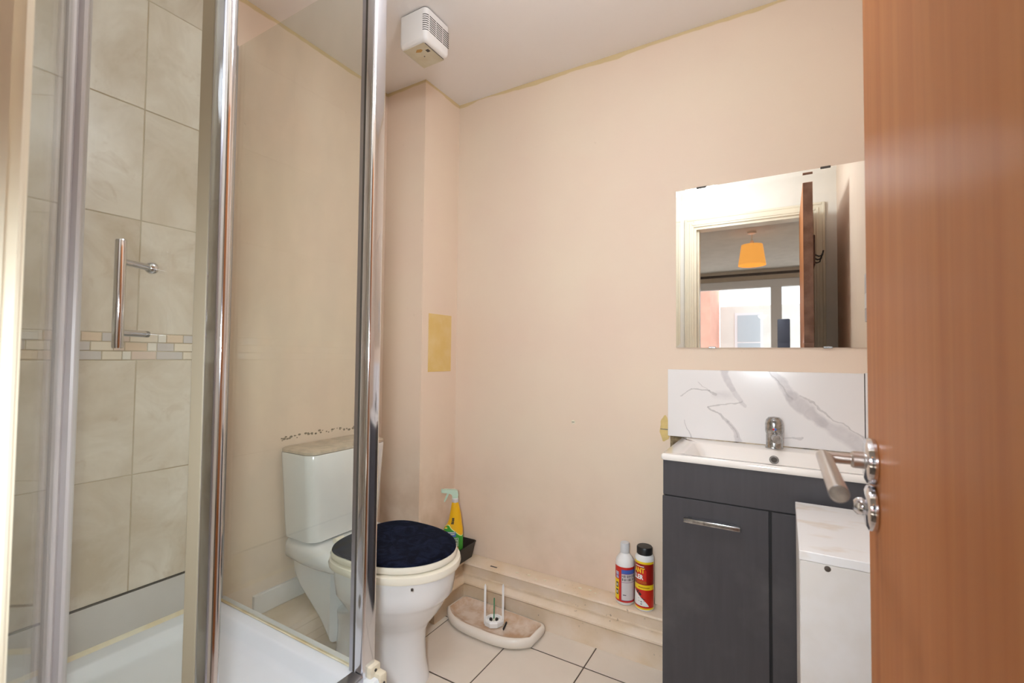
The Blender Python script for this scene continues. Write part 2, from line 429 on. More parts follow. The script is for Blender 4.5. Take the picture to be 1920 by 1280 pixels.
# ceiling of the bathroom, bedroom and lintel are separate slabs
struct('ceiling', MB().box(-0.12, RX+0.12, YF, 0.12, H, H+0.1), CEIL, 'off white bathroom ceiling')
struct('floor', MB().box(-0.12, RX+0.12, YF-0.1, 0.12, -0.1, -0.0022), FGROUT, 'cream square tiled bathroom floor with dark joints')
fl = bpy.data.objects['floor']
def slab_mesh(name, sx, sy, sz, m, bev):
    mb = MB().box(-sx/2, sx/2, -sy/2, sy/2, -sz/2, sz/2, bev, 1)
    o = mb.build(name, m); me = o.data; bpy.data.objects.remove(o); return me
def place(me, name, parent, loc):
    o = bpy.data.objects.new(name, me); COL.objects.link(o); o.parent = parent
    o.location = Vector(loc)-Vector(parent.get('_o', (0, 0, 0))); return o
ft = slab_mesh('tile', 0.2935, 0.2935, 0.006, FTILE, 0.0012)
for i in range(-1, 5):
    for j in range(0, 6):
        x0 = 0.395+0.298*(i); y1 = 0.075-0.300*j
        if x0 < 0.05 or x0+0.3 > RX+0.2 or y1-0.3 < YF-0.2: continue
        place(ft, 'tile', fl, (x0+0.149, y1-0.15, -0.003))

# door wall with opening x 1.05..1.755, top 2.04
OX0, OX1, OZ = 1.05, 1.757, 2.04
wf = MB(); wf.box(-0.12, OX0, YF-0.10, YF, 0, H); wf.box(OX1, RX+0.12, YF-0.10, YF, 0, H); wf.box(OX0, OX1, YF-0.10, YF, OZ, H)
struct('wall_front', wf, WALLN, 'cream wall around the doorway, seen in the mirror')
fr = MB()
fr.box(OX0, OX0+0.028, YF-0.10, YF, 0, OZ-0.028); fr.box(OX1-0.004, OX1, YF-0.10, YF, 0, OZ-0.0); fr.box(OX0, OX1-0.004, YF-0.10, YF, OZ-0.028, OZ)
fr.box(OX0+0.028, OX0+0.04, YF-0.10, YF-0.05, 0, OZ-0.028)
struct('trim_1', fr, CREAMGLOSS, 'cream gloss door lining in the doorway')
def architrave(name, y0, y1, label):
    a = MB(); s = 1 if y1 > y0 else -1
    for k, (w0, w1, d) in enumerate(((0.0, 0.062, 0.014), (0.012, 0.030, 0.019), (0.046, 0.062, 0.018))):
        ya, yb = sorted((y0, y0+s*d))
        a.box(OX0-w1+0.012, OX0-w0+0.012, ya, yb, 0, OZ+w1-0.012, 0.003, 1)
        a.box(OX1+w0+0.02, OX1+w1+0.02, ya, yb, 0, OZ+w1-0.012, 0.003, 1)
        a.box(OX0-w0+0.012, OX1+w0+0.02, ya, yb, OZ+w0-0.012, OZ+w1-0.012, 0.003, 1)
    struct(name, a, CREAMGLOSS, label)
architrave('trim_2', YF, YF+0.02, 'cream moulded architrave on the bathroom side of the doorway')
architrave('trim_3', YF-0.10, YF-0.12, 'cream moulded architrave on the bedroom side of the doorway')

# low boxing with moulded skirting along the back and left walls
sec = [(-0.002, 0.0), (-0.002, 0.174), (-0.080, 0.174), (-0.087, 0.172), (-0.090, 0.166), (-0.087, 0.160), (-0.078, 0.157), (-0.072, 0.154), (-0.072, 0.119),
       (-0.076, 0.115), (-0.083, 0.1155), (-0.092, 0.112), (-0.102, 0.106), (-0.110, 0.098), (-0.1105, 0.092), (-0.106, 0.086), (-0.100, 0.0845), (-0.098, 0.080), (-0.100, 0.0)]
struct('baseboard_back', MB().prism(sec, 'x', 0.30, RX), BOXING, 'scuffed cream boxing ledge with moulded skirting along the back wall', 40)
def side_sec(front): 
    q = [(-p[0]-0.10+front, p[1]) for p in sec]; q[0] = (-0.002, 0.0); q[1] = (-0.002, 0.174); return q
mbl = MB().prism(side_sec(0.372), 'y', -0.30, -0.002)
mbl.box(-0.002, 0.165, -0.93, -0.30, 0.0, 0.178)
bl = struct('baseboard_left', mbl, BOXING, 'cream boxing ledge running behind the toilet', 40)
MB().box(-0.002, 0.012, -0.84, -0.64, 0.178, 0.250, 0.002, 1).build('white_strip', WHITEB, bl)
MB().box(0.49, 0.523, -0.068, -0.061, 0.1738, 0.1752).build('dark_scratch', DARK, bpy.data.objects['baseboard_back'])
random.seed(11)
for k in range(10):   # flakes of paint lying stuck on the ledge
    x = random.uniform(0.62, 1.24); y = random.uniform(-0.07, -0.015); r = random.uniform(0.004, 0.009)
    if 1.04 < x < 1.2: y = -0.078
    MB().prism([(x+r*math.cos(2*PI*i/7)*random.uniform(.6, 1.1), y+0.6*r*math.sin(2*PI*i/7)) for i in range(7)], 'z', 0.1735, 0.1762).build('paint_flake', CREAMGLOSS, bpy.data.objects['baseboard_back'])

# ------------------------------------------------ shower wall tiles (pieces of wall_left)
TH = 0.008
MB().box(-0.002, 0.0056, YF, -1.0085, 0.30, H).build('grout_bed', GROUT, wl)
zr = [(0.422, 0.750), (0.750, 1.077), (1.153, 1.4795), (1.4795, 1.807), (1.807, 2.134), (2.134, H)]
yc = [(-1.204, -1.0075), (-1.456, -1.204), (-1.69, -1.456)]
cache = {}
def wtile(parent, axis, a0, a1, z0, z1, face):
    g = 0.0012
    key = (axis, round(a1-a0, 3), round(z1-z0, 3))
    if key not in cache:
        if axis == 'y': cache[key] = slab_mesh('tile', TH, a1-a0-2*g, z1-z0-2*g, TILE, 0.0012)
        else: cache[key] = slab_mesh('tile', a1-a0-2*g, TH, z1-z0-2*g, TILE, 0.0012)
    c = ((a0+a1)/2, (z0+z1)/2)
    place(cache[key], 'tile', parent, (face, c[0], c[1]) if axis == 'y' else (c[0], face, c[1]))
for z0, z1 in zr:
    for y0, y1 in yc: wtile(wl, 'y', y0, y1, z0, z1, 0.0025)
# near end of the shower
wfo = bpy.data.objects['wall_front']
for z0, z1 in zr:
    for x0, x1 in ((0.008, 0.25), (0.25, 0.50), (0.50, 0.74)): wtile(wfo, 'x', x0, x1, z0, z1, YF+0.0035)
# mosaic band, piece by piece
rows = [([-1.69, -1.60, -1.555, -1.52, -1.44, -1.40, -1.347, -1.327, -1.283, -1.243, -1.221, -1.152, -1.130, -1.085, -1.024, -1.009], 1.1285, 1.1525, [0, 2, 1, 0, 3, 1, 3, 1, 2, 4, 0, 3, 1, 2, 0]),
        ([-1.69, -1.62, -1.575, -1.51, -1.43, -1.385, -1.350, -1.307, -1.257, -1.232, -1.178, -1.154, -1.109, -1.050, -1.009], 1.1030, 1.1270, [1, 3, 0, 2, 0, 3, 2, 0, 4, 1, 3, 2, 0, 1]),
        ([-1.69, -1.61, -1.57, -1.50, -1.45, -1.38, -1.350, -1.282, -1.237, -1.216, -1.155, -1.085, -1.041, -1.009], 1.0780, 1.1015, [2, 0, 4, 3, 1, 3, 2, 0, 3, 4, 2, 0, 3])]
for ys, z0, z1, cs in rows:
    for a, b, c in zip(ys, ys[1:], cs):
        MB().box(0.0, 0.0068, a+0.001, b-0.001, z0+0.0006, z1-0.0006, 0.0008, 1).build('mosaic_piece', MOS[c], wl, origin=(0, (a+b)/2, (z0+z1)/2))
MB().box(-0.002, 0.0085, -1.009, -1.003, 0.30, H).build('grout_edge', plain('white_grout_edge', (226, 216, 198), 0.7, var=0.08, scale=60), wl)
# grey upstand strip between tray and tiles
MB().box(-0.002, 0.010, YF, -1.045, 0.304, 0.419, 0.001, 1).build('upstand_strip', UPST, wl)
sl = MB().prism([(-1.68, 0.418), (-1.045, 0.418), (-1.045, 0.4235), (-1.68, 0.4235)], 'x', 0.0, 0.0095); sl.build('dark_joint', DARK, wl)
MB().prism([(-1.045, 0.42), (-1.018, 0.415), (-0.975, 0.36), (-0.968, 0.302), (-1.045, 0.302)], 'x', -0.002, 0.0105).build('sealant_corner', SEAL, wl)
# black spots of mould over the cistern
random.seed(5)
sp = MB()
for k in range(46):
    y = -0.745+0.36*random.random(); z = 0.775+0.012*random.random()+0.012*(0.5-abs((y+0.57)/0.36))
    r = random.uniform(0.0015, 0.005)
    sp.prism([(y+r*1.6*math.cos(2*PI*i/6), z+r*math.sin(2*PI*i/6)) for i in range(6)], 'x', -0.0025, -0.0012)
o = sp.build('mould_spots', MOULD, wl); o['kind'] = 'stuff'

# ================================================================== SHOWER
tr = thing('shower_tray', (0.37, -1.31, 0), 'white raised acrylic shower tray inside the glass enclosure', 'shower tray')
TX0, TX1, TY0, TY1, TZ = 0.004, 0.745, YF+0.012, -0.938, 0.300
cx, cy, hx, hy = (TX0+TX1)/2, (TY0+TY1)/2, (TX1-TX0)/2, (TY1-TY0)/2
mb = MB()
rings = [rrect(cx, cy, hx, hy, 0.012, TZ-0.07), rrect(cx, cy, hx, hy, 0.012, TZ-0.006), rrect(cx, cy, hx-0.004, hy-0.004, 0.010, TZ),
         rrect(cx, cy, hx-0.058, hy-0.058, 0.040, TZ), rrect(cx, cy, hx-0.066, hy-0.066, 0.040, TZ-0.005), rrect(cx, cy, hx-0.078, hy-0.078, 0.045, TZ-0.032),
         rrect(cx, cy, hx-0.094, hy-0.094, 0.05, TZ-0.040), rrect(cx, cy, 0.06, 0.06, 0.05, TZ-0.044)]
mb.loft(rings); mb.build('tray', ACRYL, tr, 50)
MB().prism([(0.004, 0.300), (0.019, 0.300), (0.015, 0.304), (0.011, 0.310), (0.004, 0.311)], 'y', YF, -0.975).build('sealant_bead', SEAL, tr)
MB().box(TX0+0.02, TX1-0.012, TY0+0.0, TY1-0.012, 0.0, TZ-0.07).build('plinth_panel', WHITEB, tr)
MB().lathe([(0.0, 0.0), (0.043, 0.0), (0.045, 0.003), (0.030, 0.007), (0.0, 0.008)], (cx, cy, TZ-0.044)).build('waste_cover', CHROME, tr)

en = thing('shower_enclosure', (0.69, -1.30, TZ), 'chrome framed glass shower enclosure with folding door and bar handle', 'shower enclosure')
ZT = 2.14; ZB = TZ
GY = -0.965
g = MB().box(0.022, 0.672, GY-0.003, GY+0.003, ZB+0.006, ZT-0.02); g.build('glass_panel', GLASS, en, 0)
MB().box(0.0112, 0.028, GY-0.010, GY+0.010, ZB, ZT, 0.002, 1).build('wall_channel', ALU, en)
MB().box(0.02, 0.67, GY-0.005, GY+0.004, ZB+0.0005, ZB+0.006, 0.002, 1).build('panel_seal', SEAL, en)
# corner post: grey channel plus chrome tube
MB().box(0.657, 0.678, -0.979, -0.951, ZB+0.001, ZT, 0.002, 1).build('post_channel', ALU, en)
MB().box(0.676, 0.684, -0.983, -0.947, ZB+0.001, ZT).build('post_gasket', DARK, en)
pc = MB().loft([rrect(0.699, -0.965, 0.017, 0.022, 0.009, ZB+0.001), rrect(0.699, -0.965, 0.017, 0.022, 0.009, ZT)]); pc.build('corner_post', CHROME, en)
# tracks along the front
MB().box(0.683, 0.722, YF+0.05, -0.988, ZB+0.0005, ZB+0.016, 0.003, 2).build('bottom_track', ALU, en)
MB().box(0.680, 0.724, YF+0.03, -0.945, ZT, ZT+0.045, 0.004, 2).build('top_track', CHROME, en)
MB().box(0.006, 0.68, GY-0.012, GY+0.012, ZT-0.004, ZT+0.0, 0.001, 1)
eb = MB().box(0.700, 0.728, -0.972, -0.938, ZB-0.012, ZB+0.026, 0.004, 2); eb.box(0.716, 0.750, -0.960, -0.936, ZB-0.03, ZB+0.010, 0.006, 2)
eo = eb.build('end_bracket', plain('aged_cream_plastic', (226, 214, 190), 0.4, var=0.08, scale=40), en)
for (x, y, z) in ((0.729, -0.956, ZB+0.015), (0.751, -0.949, ZB-0.012)):
    MB().lathe([(0.0035, 0), (0.0035, 0.002), (0.0, 0.003)], (x-0.001, y, z), 10, 'x').build('screw', DARK, eo)
MB().box(0.690, 0.718, YF+0.012, YF+0.052, ZB+0.001, ZT, 0.003, 2).build('wall_post', CHROME, en)
# folding door: two leaves
EDGE = Vector((0.700, -1.333)); AL = math.radians(63.0); LL = 0.314
d2 = Vector((math.sin(AL), math.cos(AL)))
FOLD = EDGE - d2*LL
PIV = Vector((0.704, -1.618))
def leaf(name, A, B, label=None):
    d = (B-A); L = d.length; d.normalize(); M = Matrix(((d.x, -d.y, 0, A.x), (d.y, d.x, 0, A.y), (0, 0, 1, 0), (0, 0, 0, 1)))
    gl = MB().box(0.016, L-0.016, -0.0025, 0.0025, ZB+0.028, ZT-0.012).xf(M).build(name, GLASSD, en, 0)
    if label: gl['label'] = label
    return gl, M, L
lf2, M2, L2 = leaf('door_leaf', FOLD, EDGE, 'glass door leaf carrying the bar handle')
lf1, M1, L1 = leaf('door_leaf', PIV, FOLD, 'folded glass door leaf beside the doorway')
ZL0, ZL1 = ZB+0.02, ZT-0.004
MB().loft([rrect(L2-0.006, 0, 0.020, 0.012, 0.011, ZL0), rrect(L2-0.006, 0, 0.020, 0.012, 0.011, ZL1)]).xf(M2).build('edge_stile', CHROME, lf2)
MB().box(L2-0.050, L2-0.024, -0.007, 0.007, ZL0, ZL1, 0.002, 1).xf(M2).build('edge_seal', plain('beige_seal', (166, 154, 132), 0.45), lf2)
MB().box(0.004, 0.030, -0.008, 0.008, ZL0, ZL1, 0.003, 1).xf(M2).build('hinge_stile', SEALS, lf2)
MB().box(L1-0.034, L1-0.004, -0.008, 0.008, ZL0, ZL1, 0.003, 1).xf(M1).build('hinge_stile', SEALS, lf1)
MB().lathe([(0.010, ZL0), (0.010, ZL1)], (FOLD.x, FOLD.y, 0), 14).build('fold_hinge', PINKS, lf2)
MB().box(0.0, 0.022, -0.008, 0.008, ZL0, ZL1, 0.002, 1).xf(M1).build('pivot_stile', ALU, lf1)
# bar handle (outer side is local -y)
hs = L2*0.515; hy_ = -0.052
hm = MB().tube([(hs, hy_, 1.106), (hs, hy_, 1.108), (hs, hy_, 1.299), (hs, hy_, 1.301)], 0.0085, 18, [0.0075, 0.0085, 0.0085, 0.0075])
hm.xf(M2); ho = hm.build('bar_handle', CHROME, lf2); ho['label'] = 'chrome bar handle'
# stand-offs stay within handle mesh level: parts of the leaf
for z, ball in ((1.262, True), (1.134, False)):
    MB().tube([(hs, hy_+0.006, z), (hs, 0.004, z)], 0.0062, 14).xf(M2).build('handle_standoff', CHROME, lf2)
    if ball: MB().sphere((hs, 0.0145, z), 0.0115).xf(M2).build('handle_knob', CHROME, lf2)
    else: MB().tube([(hs, 0.003, z), (hs, 0.010, z)], 0.0064, 12).xf(M2).build('handle_stub', CHROMED, lf2)

# ================================================================== TOILET
YT = -0.585
to = thing('toilet', (0.45, YT, 0), 'white close coupled toilet with cream seat and navy plush lid cover', 'toilet')
def oval(x0, x1, hw, z, n=40, back=0.55, pw=2.3, dx=0.0):
    """D-shaped ring: squarer at the rear x0, rounded towards the front x1"""
    pts = []; xm = x0+(x1-x0)*0.42
    for k in range(n):
        a = 2*PI*k/n; c, s_ = math.cos(a), math.sin(a)
        if c >= 0: x = xm+(x1-xm)*abs(c)**(2/2.05); y = hw*math.copysign(abs(s_)**(2/2.05), s_)
        else: x = xm-(xm-x0)*abs(c)**(2/3.6); y = hw*math.copysign(abs(s_)**(2/2.6), s_)
        pts.append((x, YT+y, z))
    return pts
pan = MB()
pan.loft([oval(.195, .566, .118, 0), oval(.197, .562, .116, .02), oval(.205, .552, .110, .06), oval(.21, .548, .108, .12), oval(.21, .552, .110, .165), oval(.215, .568, .120, .195),
          oval(.31, .600, .143, .235), oval(.285, .622, .162, .272), oval(.270, .634, .170, .288), oval(.262, .645, .176, .300), oval(.253, .651, .178, .34), oval(.25, .655, .179, .375), oval(.25, .654, .178, .384), oval(.25, .645, .170, .388)])
# rear deck and outlet neck, swept from the wall forward
def rsec(x, hw, z0, z1, r):
    return [(x, YT+p[0], p[1]) for p in [(a, b) for a, b, _ in rrect(0, (z0+z1)/2, hw, (z1-z0)/2, min(r, (z1-z0)/2-0.001, hw-0.001), 3)]]
pan.loft([rsec(.012, .140, .350, .418, .02), rsec(.03, .155, .345, .424, .03), rsec(.12, .166, .345, .424, .03), rsec(.20, .168, .345, .422, .03), rsec(.27, .160, .345, .408, .03), rsec(.34, .14, .345, .395, .02)])
pan.loft([rsec(.015, .11, .310, .36, .02), rsec(.04, .122, .270, .37, .03), rsec(.085, .128, .232, .38, .03), rsec(.14, .126, .190, .38, .03), rsec(.19, .120, .140, .38, .03), rsec(.23, .114, .08, .38, .03)])
pan.build('pan', CERAM, to, 50)
ci = MB()
def cring(hx, hy, z, bow=0.0):
    pts = []
    for x, y, zz in rrect(0.10, YT, hx, hy, 0.035, z, 6):
        if x > 0.10: x += bow*(1-((y-YT)/hy)**2)
        pts.append((x, y, zz))
    return pts
ci.loft([cring(.078, .150, .428, .012), cring(.086, .160, .434, .013), cring(.088, .165, .50, .014), cring(.090, .174, .64, .015), cring(.092, .181, .738, .016), cring(.090, .180, .742, .016)])
ci.build('cistern', CERAM, to, 50)
cl = MB(); cl.loft([cring(.086, .176, .742, .014), cring(.090, .180, .745, .016), cring(.090, .180, .753, .016), cring(.083, .172, .757, .014)])
co = cl.build('cistern_lid', DUSTTOP, to, 50); co['label'] = 'dusty tan cistern top'
def ringplate(x0, x1, hw, z0, z1, inset, m, name, label=None):
    r = MB(); e = 0.008
    r.loft([oval(x0+e, x1-e, hw-e, z0), oval(x0+.002, x1-.002, hw-.002, z0+.003), oval(x0, x1, hw, (z0+z1)/2), oval(x0+.003, x1-.003, hw-.003, z1-.003), oval(x0+e+.004, x1-e-.004, hw-e-.004, z1)])
    o = r.build(name, m, to, 50)
    if label: o['label'] = label
ringplate(.232, .674, .193, .386, .413, .06, CREAMSEAT, 'seat', 'cream toilet seat ring')
ringplate(.236, .660, .186, .416, .440, 0, CREAMSEAT, 'lid', 'cream toilet lid')
cv = MB()
def lumpy(r, k):
    return [(x+0.002*math.sin(17*y+k), y+0.002*math.sin(23*x+k), z+0.0012*math.sin(31*x+19*y)) for x, y, z in r]
cv.loft([oval(.240, .655, .182, .439, 56), oval(.243, .653, .181, .4445, 56), lumpy(oval(.262, .636, .165, .4495, 56), 0), lumpy(oval(.33, .57, .10, .4515, 56), 1), lumpy(oval(.42, .47, .02, .452, 56), 2)])
o = cv.build('lid_cover', NAVY, to, 60); o['label'] = 'navy blue plush lid cover'
for s in (-1, 1):
    MB().tube([(.222, YT+s*.075-.018, .432), (.222, YT+s*.075+.018, .432)], .010, 14).build('hinge', CREAMSEAT, to)
MB().lathe([(0.004, 0), (0.004, 0.006), (0.0, 0.007)], (.630, YT-.135, .3825), 10).build('seat_buffer', DARK, to)

# ================================================================== VANITY
VX0, VX1, VF = 1.288, 1.886, -0.335
va = thing('vanity_unit', (1.587, -0.17, 0), 'anthracite grey two door vanity cabinet under the white basin', 'cabinet')
ca = MB().box(VX0+0.002, VX1-0.002, VF+0.020, -0.111, 0.0, 0.752); ca.box(VX0+0.002, VX0+0.018, VF+0.020, -0.111, 0.752, 0.788); ca.box(VX1-0.018, VX1-0.002, VF+0.020, -0.111, 0.752, 0.788)
ca.build('carcass', ANTH, va)
MB().box(VX0+0.001, VX1-0.001, VF, VF+0.018, 0.683, 0.788, 0.001, 1).build('fascia_panel', ANTH, va)
MB().box(VX0+0.006, VX1-0.006, VF+0.004, VF+0.021, 0.06, 0.750).build('shadow_gap', BLACKGAP, va)  # black box painted in for the shade behind the door gaps
dl = MB().box(VX0-0.001, 1.571, VF, VF+0.018, 0.05, 0.679, 0.001, 1).build('door', ANTH, va)
dr = MB().box(1.578, VX1, VF, VF+0.018, 0.05, 0.679, 0.001, 1).build('door', ANTH, va)
hb = MB(); hb.box(1.352, 1.503, VF-0.026, VF-0.012, 0.617, 0.630, 0.002, 2); hb.box(1.362, 1.372, VF-0.013, VF+0.001, 0.619, 0.628); hb.box(1.483, 1.493, VF-0.013, VF+0.001, 0.619, 0.628)
h = hb.build('handle', CHROMED, dl); h['label'] = 'silver bar handle on left door'
MB().box(VX0+0.02, VX1-0.02, VF+0.03, VF+0.05, 0.0, 0.05).build('plinth', ANTH, va)

ba = thing('wash_basin', (1.587, -0.17, 0.788), 'shallow white ceramic basin on the grey vanity', 'basin')
bx0, bx1, by0, by1 = 1.284, 1.890, -0.343, -0.0125
bcx, bcy, bhx, bhy = (bx0+bx1)/2, (by0+by1)/2, (bx1-bx0)/2, (by1-by0)/2
ix0, ix1, iy0, iy1 = 1.345, 1.845, -0.318, -0.098
icx, icy, ihx, ihy = (ix0+ix1)/2, (iy0+iy1)/2, (ix1-ix0)/2, (iy1-iy0)/2
bm_ = MB()
bm_.loft([rrect(bcx, bcy, bhx-.004, bhy-.002, .006, .7885), rrect(bcx, bcy, bhx, bhy, .006, .792), rrect(bcx, bcy, bhx, bhy, .006, .803), rrect(bcx, bcy, bhx-.004, bhy-.003, .005, .8075),
          rrect(icx, icy, ihx+.004, ihy+.004, .022, .8075), rrect(icx, icy, ihx, ihy, .020, .8055), rrect(icx, icy, ihx-.022, ihy-.012, .024, .770), rrect(icx, icy, ihx-.04, ihy-.025, .03, .7605), rrect(icx, icy, ihx-.055, ihy-.04, .02, .7600)], False, True)
bm_.build('basin', CERAMB, ba, 50)
ofy = -0.1095
ov = MB().lathe([(0.0, 0.002), (0.0095, 0.002), (0.0125, -0.001), (0.0135, -0.004)], (1.581, ofy, 0.7805), 20, 'y'); oo = ov.build('overflow_ring', CHROMED, ba)
MB().lathe([(0.0, 0.0), (0.0085, 0.0), (0.0085, -0.0035)], (1.581, ofy-0.0012, 0.7805), 16, 'y').build('overflow_hole', DARK, oo)
MB().lathe([(0.0, 0), (0.030, 0), (0.030, 0.0015), (0.0, 0.0025)], (1.581, -0.2, .7600)).build('plug', CHROMED, ba)
MB().box(1.40, 1.72, -0.0135, -0.0100, 0.8070, 0.8098).build('dirty_sealant', plain('mouldy_sealant', (196, 176, 146), 0.6, c2=(74, 62, 52), scale=34), ba)

tp = thing('mixer_tap', (1.581, -0.052, 0.8075), 'limescaled chrome single lever mixer tap on the basin', 'tap')
t = MB().lathe([(0.026, 0), (0.0265, .003), (0.0245, .006), (0.0240, .046), (0.0250, .050)], (1.581, -0.052, .8075)); t.build('body', CHROMED, tp)
t = MB().tube([(1.584, -0.060, .838), (1.586, -0.085, .846), (1.588, -0.118, .850), (1.589, -0.128, .848)], .013, 18, [.015, .0145, .014, .011]); t.build('spout', CHROMED, tp)
MB().lathe([(0.0, 0), (0.010, 0), (0.011, .004), (0.011, .010)], (1.588, -0.116, .834)).build('aerator', CHROMED, tp)
t = MB(); t.lathe([(0.0255, .0505), (0.0262, .056), (0.0262, .080), (0.0235, .092), (0.016, .1005), (0.0, .103)], (1.581, -0.052, .8075))
t.box(1.573, 1.589, -0.096, -0.070, .897, .904, 0.003, 2)
to_ = t.build('lever_head', CHROMED, tp)
MB().lathe([(0.0, -.0045), (0.0035, -.004), (0.0035, 0)], (1.5795, -0.0775, .872), 12, 'y').build('red_dot', RED, to_)
MB().lathe([(0.0, -.0045), (0.0035, -.004), (0.0035, 0)], (1.5850, -0.0775, .872), 12, 'y').build('blue_dot', LBLU, to_)

sb = thing('splashback', (1.55, -0.005, 0.80), 'white marble tile splashback with grey veins behind the tap', 'splashback')
MB().box(1.235, 1.824, -0.011, -0.001, 0.809, 1.056, 0.001, 1).build('tile', MARBLE, sb)
MB().box(1.8265, RX-0.001, -0.011, -0.001, 0.809, 1.058, 0.001, 1).build('tile', MARBLE, sb)
MB().box(1.823, 1.8275, -0.008, -0.001, 0.809, 1.056).build('dark_joint', DARK, sb)

mi = thing('wall_mirror', (1.57, -0.004, 1.14), 'unframed wall mirror with slanted glass edges hanging over the basin', 'mirror')
MX0, MX1, MZ0, MZ1 = 1.264, 1.876, 1.137, 1.7245
bv = 0.0155
def mr(i, y): return [(MX0+i, y, MZ0+i), (MX1-i, y, MZ0+i), (MX1-i, y, MZ1-i), (MX0+i, y, MZ1-i)]
gm = MB().loft([mr(0, -0.001), mr(0, -0.00635), mr(bv, -0.006)]); gm.build('mirror_glass', MIRROR, mi, 0)
for (x0, x1) in ((1.336, 1.370), (1.717, 1.745)):
    MB().box(x0, x1, -0.0085, -0.0005, MZ1-0.004, MZ1+0.003, 0.001, 1).build('clip', DARK, mi)
for (x0, x1) in ((1.376, 1.40), (1.72, 1.745)):
    MB().box(x0, x1, -0.0085, -0.0005, MZ0-0.003, MZ0+0.004, 0.001, 1).build('clip', CHROMED, mi)

wbx = thing('white_cabinet', (1.76, -0.53, 0), 'plain white low cupboard box with a stained top between vanity and door', 'cabinet')
BX0, BX1, BY0, BY1, BT = 1.633, 1.885, -0.722, -0.364, 0.7255
def staintop():
    m = NT('stained_white_top'); m.set(0.4); p = m.pos()
    a = m.math('MULTIPLY', m.ramp(m.noise(p, 9, 4, stretch=(1, 2.2, 1)), 0.54, 0.66), 0.5)
    m.col(m.mix(a, lin((236, 233, 232)), lin((214, 196, 174)))); return m.m
MB().box(BX0, BX1, BY0, BY1, BT-0.018, BT, 0.0012, 1).build('top_panel', staintop(), wbx)
MB().box(BX0+0.0015, BX1, BY0+0.0005, BY0+0.018, 0.0, BT-0.0185, 0.001, 1).build('front_panel', WHITEB, wbx)
MB().box(BX0+0.001, BX0+0.018, BY0+0.018, BY1, 0.0, BT-0.018).build('side_panel', WHITEB, wbx)
MB().box(BX1-0.018, BX1, BY0+0.018, BY1, 0.0, BT-0.018).build('side_panel', WHITEB, wbx)
MB().lathe([(0.0055, 0.0008), (0.0055, -0.0008), (0.0, -0.0012)], (1.679, BY0+0.0005, 0.700), 14, 'y').build('screw_hole', SCREWM, wbx)

# ================================================================== DOOR
dx0, dx1, dy0, dy1 = 1.7015, 1.7455, -1.722, -1.062
door = struct('door_1', MB().box(dx0, dx1, dy0, dy1, 0.008, 2.028, 0.0012, 1), WOOD, 'orange wood veneered door standing open on the right')
MB().box(dx0+0.0005, dx1-0.0005, dy1-0.0005, dy1+0.0008, 0.012, 2.026).build('lipping', WOODEDGE, door)
HZ = 0.982; HY = -1.121
lv = MB()
r = 0.0079
lv.tube([(dx0-0.010, HY, HZ), (dx0-0.0525, HY, HZ)], r*0.84, 20)
# mitred elbow and lever
lv.loft([[(dx0-0.0505+r*math.cos(2*PI*k/20)*1.0, HY+(r*math.cos(2*PI*k/20)) * -1.0 * 1.0, HZ+r*math.sin(2*PI*k/20)) for k in range(20)],
         [(dx0-0.0505+r*math.cos(2*PI*k/20), HY-0.180, HZ+r*math.sin(2*PI*k/20)) for k in range(20)]])
lv.lathe([(r*1.05, -0.024), (r*1.25, -0.022), (r*1.25, -0.012), (r*1.45, -0.010)], (dx0, HY, HZ), 22, 'x')
lvo = lv.build('lever_handle', STEEL, door); lvo['label'] = 'brushed steel lever handle'
MB().lathe([(0.0, -0.0004), (r*0.94, -0.0004), (r*0.98, 0.0)], (dx0-0.0505, HY-0.180, HZ), 22, 'y').build('lever_end', CHROMED, lvo)
MB().lathe([(0.0, -0.0115), (0.021, -0.0115), (0.0255, -0.0095), (0.0262, -0.007), (0.0262, -0.0015), (0.0245, 0.0)], (dx0, HY, HZ), 32, 'x').build('handle_rose', CHROME, door)
MB().lathe([(0.0, -0.0105), (0.021, -0.0105), (0.0255, -0.0085), (0.0262, -0.006), (0.0262, -0.0015), (0.0245, 0.0)], (dx0, HY+0.003, HZ-0.0545), 32, 'x').build('lock_rose', CHROME, door)
MB().lathe([(0.0, -0.0225), (0.006, -0.022), (0.0095, -0.0185), (0.0105, -0.014), (0.008, -0.0105)], (dx0, HY+0.003, HZ-0.0545), 22, 'x').build('lock_knob', CHROME, door)
# bathroom side: hook rail, second lever
MB().box(dx1, dx1+0.012, -1.40, -1.12, 1.60, 1.76, 0.003, 1).build('hook_rail', HOOKB, door)
for y in (-1.36, -1.26, -1.16):
    MB().tube([(dx1+0.012, y, 1.66), (dx1+0.03, y, 1.65), (dx1+0.045, y, 1.655), (dx1+0.05, y, 1.68)], .004, 10).build('coat_hook', BLK, door)
MB().tube([(dx1, HY, HZ), (dx1+0.052, HY, HZ), (dx1+0.054, HY-0.02, HZ), (dx1+0.054, HY-0.14, HZ)], r, 16).build('lever_handle', STEEL, door)
MB().box(dx0+0.006, dx1-0.006, dy1, dy1+0.0015, 0.87, 1.05).build('latch_plate', STEEL, door)
for z in (0.25, 1.02, 1.78):
    MB().tube([(dx1+0.005, dy0+0.0, z-.05), (dx1+0.005, dy0+0.0, z+.05)], .006, 12).build('hinge', STEEL, door)

# plate on right wall seen at the edge of the mirror
so = thing('shaver_socket', (RX, -0.47, 1.345), 'pale grey plate on the right wall at the mirror edge', 'wall socket')
MB().box(RX-0.010, RX, -0.515, -0.425, 1.25, 1.44, 0.003, 2).build('plate', SEALS, so)
MB().box(RX-0.012, RX-0.009, -0.500, -0.440, 1.30, 1.36, 0.001, 1).build('socket_face', WHT, so)

